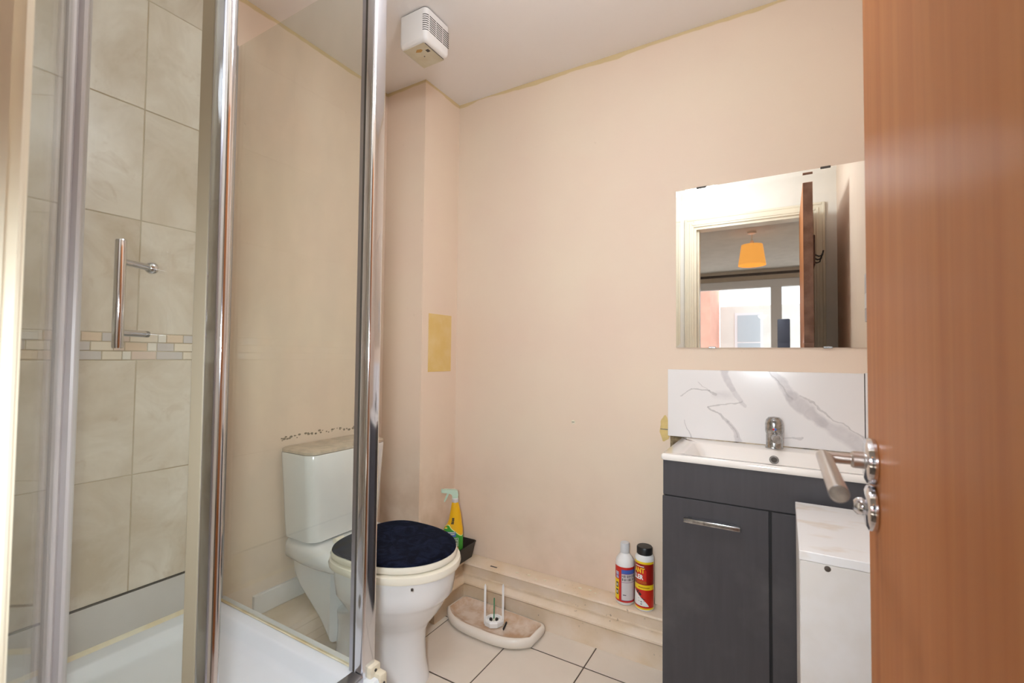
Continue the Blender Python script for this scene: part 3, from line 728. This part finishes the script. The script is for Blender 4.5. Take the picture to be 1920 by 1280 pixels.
# ================================================================== EXTRACTOR FAN
fa = thing('extractor_fan', (0.467, -0.523, H), 'white cube shaped extractor fan with vent slots on the ceiling', 'extractor fan')
fx0, fx1, fy0, fy1, fz = 0.402, 0.532, -0.590, -0.456, 2.212
f = MB(); 
f.loft([rrect((fx0+fx1)/2, (fy0+fy1)/2, (fx1-fx0)/2-.003, (fy1-fy0)/2-.003, .014, H-.001), rrect((fx0+fx1)/2, (fy0+fy1)/2, (fx1-fx0)/2-.003, (fy1-fy0)/2-.003, .014, H-.005)]); f.build('ceiling_gap_shade', DARK, fa)  # dark slab stands in for the shadow gap between fan and ceiling
f = MB(); fcx, fcy, fhx, fhy = (fx0+fx1)/2, (fy0+fy1)/2, (fx1-fx0)/2, (fy1-fy0)/2
f.loft([rrect(fcx, fcy, fhx, fhy, .016, H-.005), rrect(fcx, fcy, fhx, fhy, .016, fz+.016), rrect(fcx, fcy, fhx-.002, fhy-.002, .016, fz+.008), rrect(fcx, fcy, fhx-.007, fhy-.007, .014, fz+.002), rrect(fcx, fcy, fhx-.013, fhy-.013, .01, fz)])
f.build('housing', FANP, fa, 50)
MB().box(fx0+.012, fx1-.020, fy0+.012, fy1-.008, fz-.0008, fz+.001, 0.0004, 1).build('bottom_plate', FANB, fa)
MB().box(fx1-.0185, fx1-.0165, fy0+.016, fy1-.014, fz-.001, fz+.001).build('bottom_joint', DARK, fa)
slot = slab_mesh('vent_slot', 0.0012, 0.0335, 0.0030, DARK, 0)
for cidx, yy in enumerate((fy0+.0365, fy0+.0735, fy0+.1105)):
    for rr in range(8):
        place(slot, 'vent_slot', fa, (fx1+0.0002, yy, H-.030-rr*0.0078))
# wrapped slots at the near corner
for rr in range(8):
    z = H-.030-rr*0.0078; m_ = MB(); rc = .0163; c0 = (fx1-.016, fy0+.016)
    r0 = [(c0[0]+rc*math.cos(a), c0[1]+rc*math.sin(a)) for a in [math.radians(-88+k*14) for k in range(7)]]
    m_.loft([[(x, y, z-.0015) for x, y in r0]+[(x-.002, y+.002, z-.0015) for x, y in r0[::-1]], [(x, y, z+.0015) for x, y in r0]+[(x-.002, y+.002, z+.0015) for x, y in r0[::-1]]])
    m_.build('vent_slot', DARK, fa)
MB().box(fx1-.042, fx1-.029, fy0+.046, fy0+.060, fz-.0012, fz).build('rating_label', DARK, fa)
MB().prism([(fx0+.048, fy0+.040), (fx0+.062, fy0+.030), (fx0+.078, fy0+.034), (fx0+.080, fy0+.042), (fx0+.066, fy0+.048)], 'z', fz-.0012, fz).build('brown_stain', BROWN, fa)
MB().lathe([(0.0025, 0), (0.0025, -.001), (0, -.0013)], (fx0+.062, fy0+.072, fz-.0005), 10).build('screw', DARK, fa)

# ================================================================== SMALL THINGS
def text_mesh(txt, size, bold=0.0):
    cu = bpy.data.curves.new('t', 'FONT'); cu.body = txt; cu.size = size; cu.offset = bold; cu.align_x = 'LEFT'; cu.resolution_u = 2
    ob = bpy.data.objects.new('t', cu); COL.objects.link(ob)
    bpy.context.view_layer.update()
    dg = bpy.context.evaluated_depsgraph_get(); me = ob.evaluated_get(dg).to_mesh()
    bm = bmesh.new(); bm.from_mesh(me)
    for _ in range(1):
        long = [e for e in bm.edges if e.calc_length() > size*0.25]
        if long: bmesh.ops.subdivide_edges(bm, edges=long, cuts=1)
    bmesh.ops.triangulate(bm, faces=bm.faces[:]); bm.verts.index_update()
    vs = [v.co.copy() for v in bm.verts]; fs = [[v.index for v in q.verts] for q in bm.faces]; bm.free()
    ob.evaluated_get(dg).to_mesh_clear(); bpy.data.objects.remove(ob)
    return vs, fs
def wrap_text(mb, txt, size, cx, cy, rad, a0, z, bold=0.0, sx=1.0):
    """writes text round a cylinder, starting at angle a0 (radians), reading counter-clockwise"""
    vs, fs = text_mesh(txt, size, bold)
    mb.add([(cx+rad*math.cos(a0+v.x*sx/rad), cy+rad*math.sin(a0+v.x*sx/rad), z+v.y) for v in vs], fs)
def patch(mb, cx, cy, rad, a0, a1, z0, z1, n=14, top=None):
    """a piece of label round a cylinder"""
    b = len(mb.v); vs = []; fs = []
    for k in range(n+1):
        a = a0+(a1-a0)*k/n; zt = z1 if top is None else top(k/n)
        vs += [(cx+rad*math.cos(a), cy+rad*math.sin(a), z0), (cx+rad*math.cos(a), cy+rad*math.sin(a), zt)]
    for k in range(n): fs.append([2*k, 2*k+2, 2*k+3, 2*k+1])
    mb.add(vs, fs)
RAD = math.radians
Z0 = 0.1745
# --- white squeeze bottle
bx, by, br = 1.0835, -0.043, 0.0345
sq = thing('squeeze_bottle', (bx, by, Z0), 'white cleaner bottle with red and blue label beside the ant killer tub', 'bottle')
m_ = MB().lathe([(0.0, 0), (br-.004, 0), (br, .004), (br, .150), (br-.002, .160), (br-.010, .172), (.018, .180), (.0165, .186)], (bx, by, Z0), 36); m_.build('bottle_body', WHT, sq, 50)
MB().lathe([(.0165, .183), (.0175, .186), (.0170, .218), (.0155, .221), (.0, .221)], (bx, by, Z0), 28).build('cap', GRYC, sq)
d0 = math.atan2(-1.80-by, 1.61-bx)     # direction towards the door
lb = MB(); q = br+.0004
lb.m(0); patch(lb, bx, by, q, d0-RAD(150), d0+RAD(100), Z0+.012, Z0+.140, 40)
lb.m(1); patch(lb, bx, by, q+.0002, d0-RAD(150), d0-RAD(38), Z0+.018, Z0+.092, 20)
lb.m(2); patch(lb, bx, by, q+.0002, d0-RAD(22), d0+RAD(78), Z0+.018, Z0+.132, 20)
lb.m(3); patch(lb, bx, by, q+.0004, d0-RAD(20), d0+RAD(76), Z0+.020, Z0+.115, 20)
lb.m(4); patch(lb, bx, by, q+.0004, d0-RAD(20), d0+RAD(76), Z0+.117, Z0+.130, 20)
lb.m(2); patch(lb, bx, by, q+.0006, d0-RAD(20), d0+RAD(76), Z0+.085, Z0+.0865, 20)
# bold blurred product lettering: blocks only, unreadable in the photo
lb.m(5); random.seed(9)
for row in (0.103, 0.091):
    a = d0-RAD(17)
    while a < d0+RAD(70):
        w = RAD(random.uniform(3.5, 7)); k = random.random()
        patch(lb, bx, by, q+.0007, a, a+RAD(2.6), Z0+row, Z0+row+.0095, 2)
        if k > .3: patch(lb, bx, by, q+.0007, a, a+w, Z0+row+(.0 if k > .6 else .004), Z0+row+(.0025 if k > .6 else .0065), 3)
        if k > .5: patch(lb, bx, by, q+.0007, a+w-RAD(2), a+w, Z0+row, Z0+row+.0095, 2)
        a += w+RAD(3)
patch(lb, bx, by, q+.0007, d0-RAD(12), d0+RAD(8), Z0+.038, Z0+.0405, 4)
lb.m(6)
for (a, z, w, hh) in ((-62, .108, 24, .012), (-60, .096, 22, .009)): patch(lb, bx, by, q+.0007, d0+RAD(a), d0+RAD(a+w), Z0+z, Z0+z+hh, 6)
lb.m(4)
for a in (-58, -50, -43): patch(lb, bx, by, q+.0009, d0+RAD(a), d0+RAD(a+4), Z0+.097, Z0+.119, 2)
lb.m(5)
for z in (.062, .036): patch(lb, bx, by, q+.0007, d0-RAD(60), d0-RAD(42), Z0+z, Z0+z+.019, 6)
lb.m(6)
for z in (.066, .040): patch(lb, bx, by, q+.0009, d0-RAD(56), d0-RAD(47), Z0+z, Z0+z+.010, 4)
lb.build('label', [RED, LYEL, LMAG, LGRY, LBLU, INK, WHT], sq, 0)

# --- ant killer tub
ax_, ay_, ar = 1.1590, -0.047, 0.0340
an = thing('ant_killer_tub', (ax_, ay_, Z0), 'red ant killer powder tub with black lid on the ledge', 'bottle')
m_ = MB().lathe([(0.0, 0), (ar-.004, 0), (ar, .004), (ar, .186), (ar-.002, .192), (.027, .197), (.026, .200)], (ax_, ay_, Z0), 36); m_.build('tub_body', WHT, an, 50)
MB().lathe([(.0, .198), (.027, .198), (.0285, .200), (.0285, .221), (.026, .225), (.0, .226)], (ax_, ay_, Z0), 32).build('lid', BLK, an)
d1 = math.atan2(-1.80-ay_, 1.61-ax_)
al = MB(); q = ar+.0004
A0, A1 = d1-RAD(150), d1+RAD(66)
al.m(0); patch(al, ax_, ay_, q, A0, A1, Z0+.008, Z0+.178, 40)             # yellow base
al.m(1); patch(al, ax_, ay_, q+.0002, A0, A1, Z0+.014, Z0+.078, 40)        # red lower panel
al.m(2); patch(al, ax_, ay_, q+.0002, A0, A1, Z0+.096, Z0+.170, 40)        # dark red upper panel
al.m(1); patch(al, ax_, ay_, q+.0003, d1-RAD(50), d1+RAD(10), Z0+.100, Z0+.168, 10, top=lambda t: Z0+.168-.02*t)
# white flash with ant on the lower panel
al.m(3); patch(al, ax_, ay_, q+.0004, d1-RAD(84), d1+RAD(26), Z0+.020, Z0+.078, 24, top=lambda t: Z0+.020+.056*(1-t)**.75)
al.m(4)
def blob(mb, a, z, ra, rz, k=16, off=.0008):
    vs = [(ax_+(ar+off)*math.cos(d1+a), ay_+(ar+off)*math.sin(d1+a), Z0+z)]
    for i in range(k):
        t_ = 2*PI*i/k; vs.append((ax_+(ar+off)*math.cos(d1+a+ra*math.cos(t_)), ay_+(ar+off)*math.sin(d1+a+ra*math.cos(t_)), Z0+z+rz*math.sin(t_)))
    mb.add(vs, [[0, i+1, (i+1) % k+1] for i in range(k)])
blob(al, RAD(-20), .042, RAD(15), .0085); blob(al, RAD(-20), .031, RAD(9), .006); blob(al, RAD(-44), .068, RAD(18), .005); blob(al, RAD(-28), .061, RAD(9), .0045)
for a, z in ((-38, .046), (-2, .046), (-36, .036), (-3, .037)): blob(al, RAD(a), z, RAD(7), .0009)
blob(al, RAD(-2), .020, RAD(52), .0028)
al.m(1); patch(al, ax_, ay_, q+.0009, d1+RAD(-16), d1+RAD(30), Z0+.014, Z0+.019, 6, top=lambda t: Z0+.019)
al.m(0)
wrap_text(al, 'ANT', .0245, ax_, ay_, q+.0007, d1-RAD(66), Z0+.1385, .0009, 0.80)
al.m(3); wrap_text(al, 'KILLER', .0225, ax_, ay_, q+.0007, d1-RAD(102), Z0+.1155, .0010, 0.84)
al.m(5); wrap_text(al, 'POWDER', .0135, ax_, ay_, q+.0007, d1-RAD(66), Z0+.100, .0003, 0.85)
al.m(3); patch(al, ax_, ay_, q+.0007, d1-RAD(62), d1-RAD(4), Z0+.160, Z0+.1625, 8)
al.m(5); patch(al, ax_, ay_, q+.0007, d1-RAD(40), d1+RAD(30), Z0+.085, Z0+.088, 8)
al.build('label', [LYEL, RED, DRED, WHT, INK, GOLD], an, 0)

# --- black tray on the ledge with spray bottle
bt = thing('black_tray', (0.31, -0.105, Z0), 'small black plastic tray in the corner of the ledge behind the toilet', 'tray')
TM = Matrix.Translation((0.3215, -0.112, 0))
tm = MB(); hx, hy = .051, .108
tm.loft([rrect(0, 0, hx-.006, hy-.02, .012, Z0+.0005), rrect(0, 0, hx, hy, .016, Z0+.062), rrect(0, 0, hx+.003, hy+.003, .018, Z0+.066), rrect(0, 0, hx-.001, hy-.001, .016, Z0+.066), rrect(0, 0, hx-.005, hy-.005, .014, Z0+.060), rrect(0, 0, hx-.009, hy-.025, .010, Z0+.004)])
tm.xf(TM); tm.build('tray', BLK, bt, 50)
sx_, sy_ = 0.3255, -0.122
SB = Z0+.0045
spb = thing('spray_bottle', (sx_, sy_, SB), 'yellow trigger spray bottle with green label behind the toilet lid', 'bottle')
dirv = math.atan2(-1.80-sy_, 1.61-sx_)      # faces the doorway
SM = Matrix.Translation((sx_, sy_, SB)) @ Matrix.Rotation(dirv+PI/2, 4, 'Z') @ Matrix.Diagonal((1.05, 1.05, 1.13, 1))   # local -y faces the viewer, x to the right
def ell(cx_, a, b, z, n=32):
    return [(cx_+a*math.copysign(abs(math.cos(2*PI*k/n))**.85, math.cos(2*PI*k/n)), b*math.copysign(abs(math.sin(2*PI*k/n))**.85, math.sin(2*PI*k/n)), z) for k in range(n)]
prof = [(0, .036, .022, 0.0), (0, .040, .026, .006), (0, .0415, .027, .05), (0, .0415, .027, .10), (0.0, .041, .027, .125), (0.002, .038, .026, .137), (.006, .0315, .024, .148), (.008, .027, .022, .165), (.0085, .022, .019, .195), (.007, .016, .016, .222), (.0065, .0135, .0135, .232)]
m_ = MB().loft([ell(a, b, c, z) for a, b, c, z in prof]); m_.xf(SM); m_.build('bottle_body', YEL, spb, 50)
def at(z):
    for (a, b, c, z0), (a2, b2, c2, z1) in zip(prof, prof[1:]):
        if z0 <= z <= z1:
            t_ = (z-z0)/(z1-z0); return a+(a2-a)*t_, b+(b2-b)*t_, c+(c2-c)*t_
    return prof[-1][:3]
def spatch(mb, u0, u1, z0, z1, off, nu=16, nz=8, top=None):
    """label piece on the bottle front; u in degrees round the ellipse, -90 is the front"""
    vs = []; fs = []
    for i in range(nu+1):
        u = RAD(u0+(u1-u0)*i/nu); zt = z1 if top is None else top(i/nu)
        for j in range(nz+1):
            z = z0+(zt-z0)*j/nz; a, b, c = at(z); cu, su = math.cos(u), math.sin(u)
            vs.append((a+(b+off)*math.copysign(abs(cu)**.85, cu), (c+off)*math.copysign(abs(su)**.85, su), z))
    for i in range(nu):
        for j in range(nz): k = i*(nz+1)+j; fs.append([k, k+nz+1, k+nz+2, k+1])
    mb.add(vs, fs)
lbm = MB()
tp0 = lambda t: .130+.018*math.sin(t*2*PI*.9+.2)-.010*t
lbm.m(1); spatch(lbm, -178, -2, .008, .13, .0004, 30, 10, top=lambda t: tp0(t)+.003)
lbm.m(0); spatch(lbm, -178, -2, .006, .13, .0008, 30, 10, top=tp0)
lbm.m(2); spatch(lbm, -128, -78, .104, .124, .0012); 
lbm.m(1); spatch(lbm, -126, -80, .119, .122, .0016, 6, 2); spatch(lbm, -120, -84, .112, .115, .0016, 6, 2)
lbm.m(3); spatch(lbm, -144, -62, .066, .100, .0010, 16, 6)
lbm.m(4); random.seed(4)
for z in (.090, .079, .068):
    u = -140
    while u < -68:
        w = random.uniform(4, 7); spatch(lbm, u, u+2.2, z, z+.008, .0015, 2, 2); spatch(lbm, u, u+w, z+random.choice((0, .003, .006)), z+.008*random.choice((.35, .7, 1)), .0015, 3, 2); u += w+3
lbm.m(5); spatch(lbm, -116, -62, .056, .064, .0012, 8, 3)
lbm.m(3); spatch(lbm, -96, -50, .018, .045, .0012, 8, 4)
lbm.m(0); spatch(lbm, -93, -76, .021, .042, .0016, 4, 4); spatch(lbm, -72, -53, .021, .042, .0016, 4, 4)
lbm.m(4)
for z in (.152, .158, .165, .171): spatch(lbm, -118, -96, z, z+.004, .0008, 4, 2)
for z in (.152,): spatch(lbm, -112, -108, z, z+.022, .0009, 2, 3); spatch(lbm, -103, -99, z, z+.022, .0009, 2, 3)
lbm.xf(SM); lbm.build('label', [GRN, plain('pale_label_edge', (226, 232, 170), .4), LBLU, plain('pale_green_print', (170, 196, 168), .4), INK, ORG], spb, 0)
m_ = MB().lathe([(.0125, .231), (.0145, .233), (.0145, .246), (.012, .248)], (.0065, 0, 0), 20); m_.xf(SM); m_.build('neck_collar', SEALS, spb)
tg = MB()
tg.prism([(-.004, .247), (.017, .247), (.020, .262), (.016, .276), (.004, .281), (-.040, .283), (-.046, .279), (-.046, .270), (-.020, .268), (-.008, .262)], 'y', -.010, .010)
tg.prism([(-.018, .269), (-.026, .269), (-.034, .254), (-.041, .236), (-.037, .234), (-.028, .248)], 'y', -.006, .006)
tg.box(-.053, -.045, -.007, .007, .269, .284, .002, 1)
tg.xf(SM); tg.build('trigger_head', LGRN, spb)

# --- old cistern lid lying upside down on the floor
ol = thing('upturned_cistern_lid', (0.58, -0.19, 0), 'rust stained ceramic cistern lid lying upturned on the floor tiles', 'cistern lid')
def dring(ins, z):
    """straight back, bowed front"""
    pts = []; x0, x1, yb = 0.378+ins, 0.792-ins, -0.112-ins
    xc, hxx = (x0+x1)/2, (x1-x0)/2; ye = -0.232; n = 18; rr = max(.008, .022-ins*.3)
    for k in range(5): a = RAD(90+90*k/4); pts.append((x0+rr+rr*math.cos(a), yb-rr+rr*math.sin(a)))
    for k in range(n+1):
        t_ = k/n; a = -1+2*t_
        x = xc+hxx*a*1.0; y = ye-(0.074-ins)*(1-abs(a)**3.4)-(0.0 if abs(a) < 1 else 0)
        pts.append((x, y+ (ins*0.35)))
    for k in range(5): a = RAD(0+90*k/4); pts.append((x1-rr+rr*math.cos(a), yb-rr+rr*math.sin(a)))
    Mr = Matrix.Rotation(RAD(-2.0), 2); c = Vector((0.585, -0.19)); out = []
    for p in pts: v = Mr @ (Vector(p)-c) + c; out.append((v.x, v.y, z))
    return out
lm = MB()
lm.m(1); lm.loft([dring(.022, .0005), dring(.008, .004), dring(.001, .014), dring(0, .030), dring(.002, .038), dring(.006, .042), dring(.012, .043)], True, False)
lm.m(0); lm.loft([dring(.012, .043), dring(.018, .041), dring(.030, .028), dring(.040, .024), dring(.075, .021)], False, True)
lm.build('lid_body', [LIDC, LIDW], ol, 60)

# --- broken toilet brush stand standing in it
bs = thing('toilet_brush_stand', (0.600, -0.206, 0.0215), 'white plastic brush stand with two tall prongs in the upturned lid', 'brush stand')
cx_, cy_ = 0.600, -0.206; zb = 0.0225
ang = math.atan2(0.036, 0.060)
def octr(r_, z, sx=1.15): return [(cx_+r_*sx*math.cos(ang)*math.cos(RAD(22.5+45*k))-r_*math.sin(ang)*math.sin(RAD(22.5+45*k)), cy_+r_*sx*math.sin(ang)*math.cos(RAD(22.5+45*k))+r_*math.cos(ang)*math.sin(RAD(22.5+45*k)), z) for k in range(8)]
b_ = MB().loft([octr(.028, zb), octr(.034, zb+.004), octr(.035, zb+.020), octr(.032, zb+.026), octr(.024, zb+.026), octr(.022, zb+.016)]); bo = b_.build('base', WHT, bs, 20)
ux, uy = math.cos(ang), math.sin(ang)
for s in (-1, 1):
    px, py = cx_+s*.036*ux, cy_+s*.036*uy
    p_ = MB(); w = .0042
    p_.loft([[(px+a*w*ux-b*.0018*uy, py+a*w*uy+b*.0018*ux, z) for a, b in ((-1, -1), (1, -1), (1, 1), (-1, 1))] for z in (zb+.004, zb+.150)]+[[(px+a*w*.3*ux-b*.0018*uy, py+a*w*.3*uy+b*.0018*ux, zb+.160) for a, b in ((-1, -1), (1, -1), (1, 1), (-1, 1))]])
    p_.build('prong', WHT, bs)
for s in (-1, 1):
    MB().box(cx_+s*.012*ux-.005, cx_+s*.012*ux+.005, cy_+s*.012*uy-.004, cy_+s*.012*uy+.004, zb+.016, zb+.026).build('black_clip', BLK, bo)
MB().lathe([(.006, .016), (.006, .024), (0, .024)], (cx_, cy_, zb), 12).build('socket', CREAMSEAT, bo)
MB().tube([(cx_, cy_, zb+.022), (cx_+.001, cy_, zb+.105)], .0022, 10).build('green_rod', GREENW, bs)
pn = MB().tube([(0.655, -0.222, .0262), (0.652, -0.216, .0264), (0.640, -0.176, .0267), (0.638, -0.172, .0267)], .0035, 12, [.0015, .0035, .0035, .003])
tag(pn.build('pen', BLK, None, origin=(0.647, -0.2, .023)), 'short black pen stub lying in the upturned lid', 'pen')

# ================================================================== BEDROOM BEHIND THE DOORWAY (seen in the mirror)
RY0, RY1, RX0, RX1 = YF-0.10, -5.45, -1.2, 3.4
rw = MB(); rw.box(RX0-0.1, RX0, RY1, RY0, 0, H); struct('wall_bedroom_left', rw, ROOMW, 'bedroom side wall seen through the doorway')
rw = MB(); rw.box(RX1, RX1+0.1, RY1, RY0, 0, H); struct('wall_bedroom_right', rw, ROOMW, 'bedroom side wall to the right of the doorway')
rw = MB(); rw.box(RX0-0.1, -0.12, RY0, RY0+0.1, 0, H); rw.box(RX+0.12, RX1+0.1, RY0, RY0+0.1, 0, H); struct('wall_bedroom_inner', rw, ROOMW, 'bedroom partition wall either side of the bathroom')
struct('ceiling_bedroom', MB().box(RX0-0.1, RX1+0.1, RY1-0.1, YF, H, H+0.1), ROOMC, 'grey lit bedroom ceiling seen in the mirror')
struct('floor_bedroom', MB().box(RX0-0.1, RX1+0.1, RY1-0.1, YF-0.1, -0.1, 0.0), ROOMF, 'bedroom floor beyond the doorway')
WX0, WX1, WZ0, WZ1 = -0.9, 3.1, 0.75, 2.19
rw = MB(); rw.box(RX0-0.1, WX0, RY1-0.1, RY1, 0, H); rw.box(WX1, RX1+0.1, RY1-0.1, RY1, 0, H); rw.box(WX0, WX1, RY1-0.1, RY1, 0, WZ0); rw.box(WX0, WX1, RY1-0.1, RY1, WZ1, H)
struct('wall_bedroom_window', rw, ROOMW, 'bedroom wall around the wide window')
wn = MB(); y0, y1 = RY1-0.06, RY1+0.01
wn.box(WX0, WX1, y0, y1, WZ1-0.11, WZ1, .004, 1); wn.box(WX0, WX1, y0, y1, WZ0, WZ0+0.07, .004, 1)
win = struct('window_1', wn, PVC, 'wide white framed bedroom window reflected in the mirror')
xs = [WX0, 0.26, 1.525, 2.45, WX1]
for x, w in zip(xs, (.05, .06, .066, .06, .05)):
    MB().box(max(WX0, x-w), min(WX1, x+w), y0, y1, WZ0+.07, WZ1-.11, .004, 1).build('mullion', PVC, win)
for a, b in zip(xs, xs[1:]):
    MB().box(a+.05, b-.05, RY1-.03, RY1-.024, WZ0+.06, WZ1-.10).build('pane', WGLASS, win, 0)
MB().box(WX0-.05, WX1+.05, RY1, RY1+.14, WZ0-.03, WZ0, .004, 1).build('sill', PVC, win)
cr = thing('curtain_rail', (1.1, RY1+.06, 2.26), 'dark curtain rail over the bedroom window in the mirror', 'curtain rail')
MB().box(WX0-.15, WX1+.15, RY1+.045, RY1+.075, 2.245, 2.28, .004, 1).build('rail', RAIL, cr)
for x in (-.7, .3, 1.3, 2.3): MB().box(x-.012, x+.012, RY1, RY1+.046, 2.25, 2.275).build('bracket', RAIL, cr)

pl_ = thing('pendant_lamp', (1.348, -3.25, H), 'orange drum shade pendant lamp reflected in the mirror', 'pendant lamp')
LXc, LYc = 1.348, -3.25
MB().lathe([(.0, 0), (.04, 0), (.038, -.018), (.012, -.028), (0, -.028)], (LXc, LYc, H)).build('ceiling_rose', WHT, pl_)
MB().tube([(LXc, LYc, H-.02), (LXc, LYc, 2.245)], .0035, 10).build('cord', WHT, pl_)
MB().lathe([(.008, 2.25), (.016, 2.245), (.020, 2.20), (.018, 2.16)], (LXc, LYc, 0)).build('lamp_holder', WHT, pl_)
shd = MB()
def cr_(r_, z, n=40): return [(LXc+r_*math.cos(2*PI*k/n), LYc+r_*math.sin(2*PI*k/n), z) for k in range(n)]
shd.loft([cr_(.122, 2.005), cr_(.093, 2.205), cr_(.091, 2.205), cr_(.120, 2.005), cr_(.122, 2.005)], False, False)
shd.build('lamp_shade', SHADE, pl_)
MB().tube([(LXc-.092, LYc, 2.20), (LXc+.092, LYc, 2.20)], .002, 8).build('shade_ring', WHT, pl_)
MB().sphere((LXc, LYc, 2.12), .03).build('bulb', WHT, pl_)

# camera on its tripod, its flash head shows in the mirror
cm = thing('camera_on_tripod', (1.61, -1.95, 0), 'dark camera with flash head on a tripod, reflected low in the mirror', 'camera')
MB().box(1.54, 1.68, -1.99, -1.92, 1.035, 1.135, .012, 2).build('camera_body', CAMB, cm)
MB().lathe([(.0, -1.835), (.030, -1.835), (.034, -1.84), (.034, -1.92)], (1.61, 0, 1.085), 24, 'y').build('lens', BLK, cm)
MB().box(1.585, 1.635, -1.98, -1.93, 1.135, 1.20, .004, 1).build('flash_foot', CAMB, cm)
MB().box(1.572, 1.648, -1.985, -1.905, 1.20, 1.375, .008, 2).build('flash_head', CAMB, cm)
MB().tube([(1.61, -1.955, 1.035), (1.61, -1.955, .62)], .016, 14).build('column', BLK, cm)
for a in (60, 180, 300):
    MB().tube([(1.61, -1.955, .80), (1.61+.2*math.cos(RAD(a+90)), -1.955+.2*math.sin(RAD(a+90))*.9-.0, .012)], .012, 10).build('leg', BLK, cm)

# outside the window
b1 = thing('brick_building', (-2.2, -11.5, -3), 'salmon brick building outside the bedroom window', 'building')
MB().box(-7.5, -0.02, -13.0, -11.0, -3.0, 4.0).build('facade', BRICK, b1)
for x in (-5.5, -3.4, -1.4):
    for z in (-1.6, 1.5): MB().box(x-.5, x+.5, -11.02, -10.97, z-.6, z+.6).build('window', DGLASS, b1)
b2 = thing('rendered_building', (4.5, -13.5, -3), 'pale rendered building outside the bedroom window', 'building')
MB().box(0.0, 9.5, -15.0, -13.0, -3.0, 2.6).build('facade', PALEW, b2)
for x, z, w, hh in ((0.75, 1.95, .36, .45), (2.6, 1.7, .5, .5), (4.6, 1.7, .5, .5), (.62, -.6, .42, .55), (2.6, -.6, .5, .6)):
    f_ = MB().box(x-w, x+w, -13.03, -12.97, z-hh, z+hh).build('window', PVC, b2); MB().box(x-w+.07, x+w-.07, -12.99, -12.955, z-hh+.07, z+hh-.07).build('pane', DGLASS, f_)
MB().box(0.0, 3.6, -13.2, -12.8, .95, 1.1).build('ledge', PALEW, b2)
struct('ground_outside', MB().box(-14, 16, -16, RY1-.3, -3.1, -3.0), GROUND, 'grey street outside the window')
for o in bpy.data.objects:
    if '_o' in o: del o['_o']
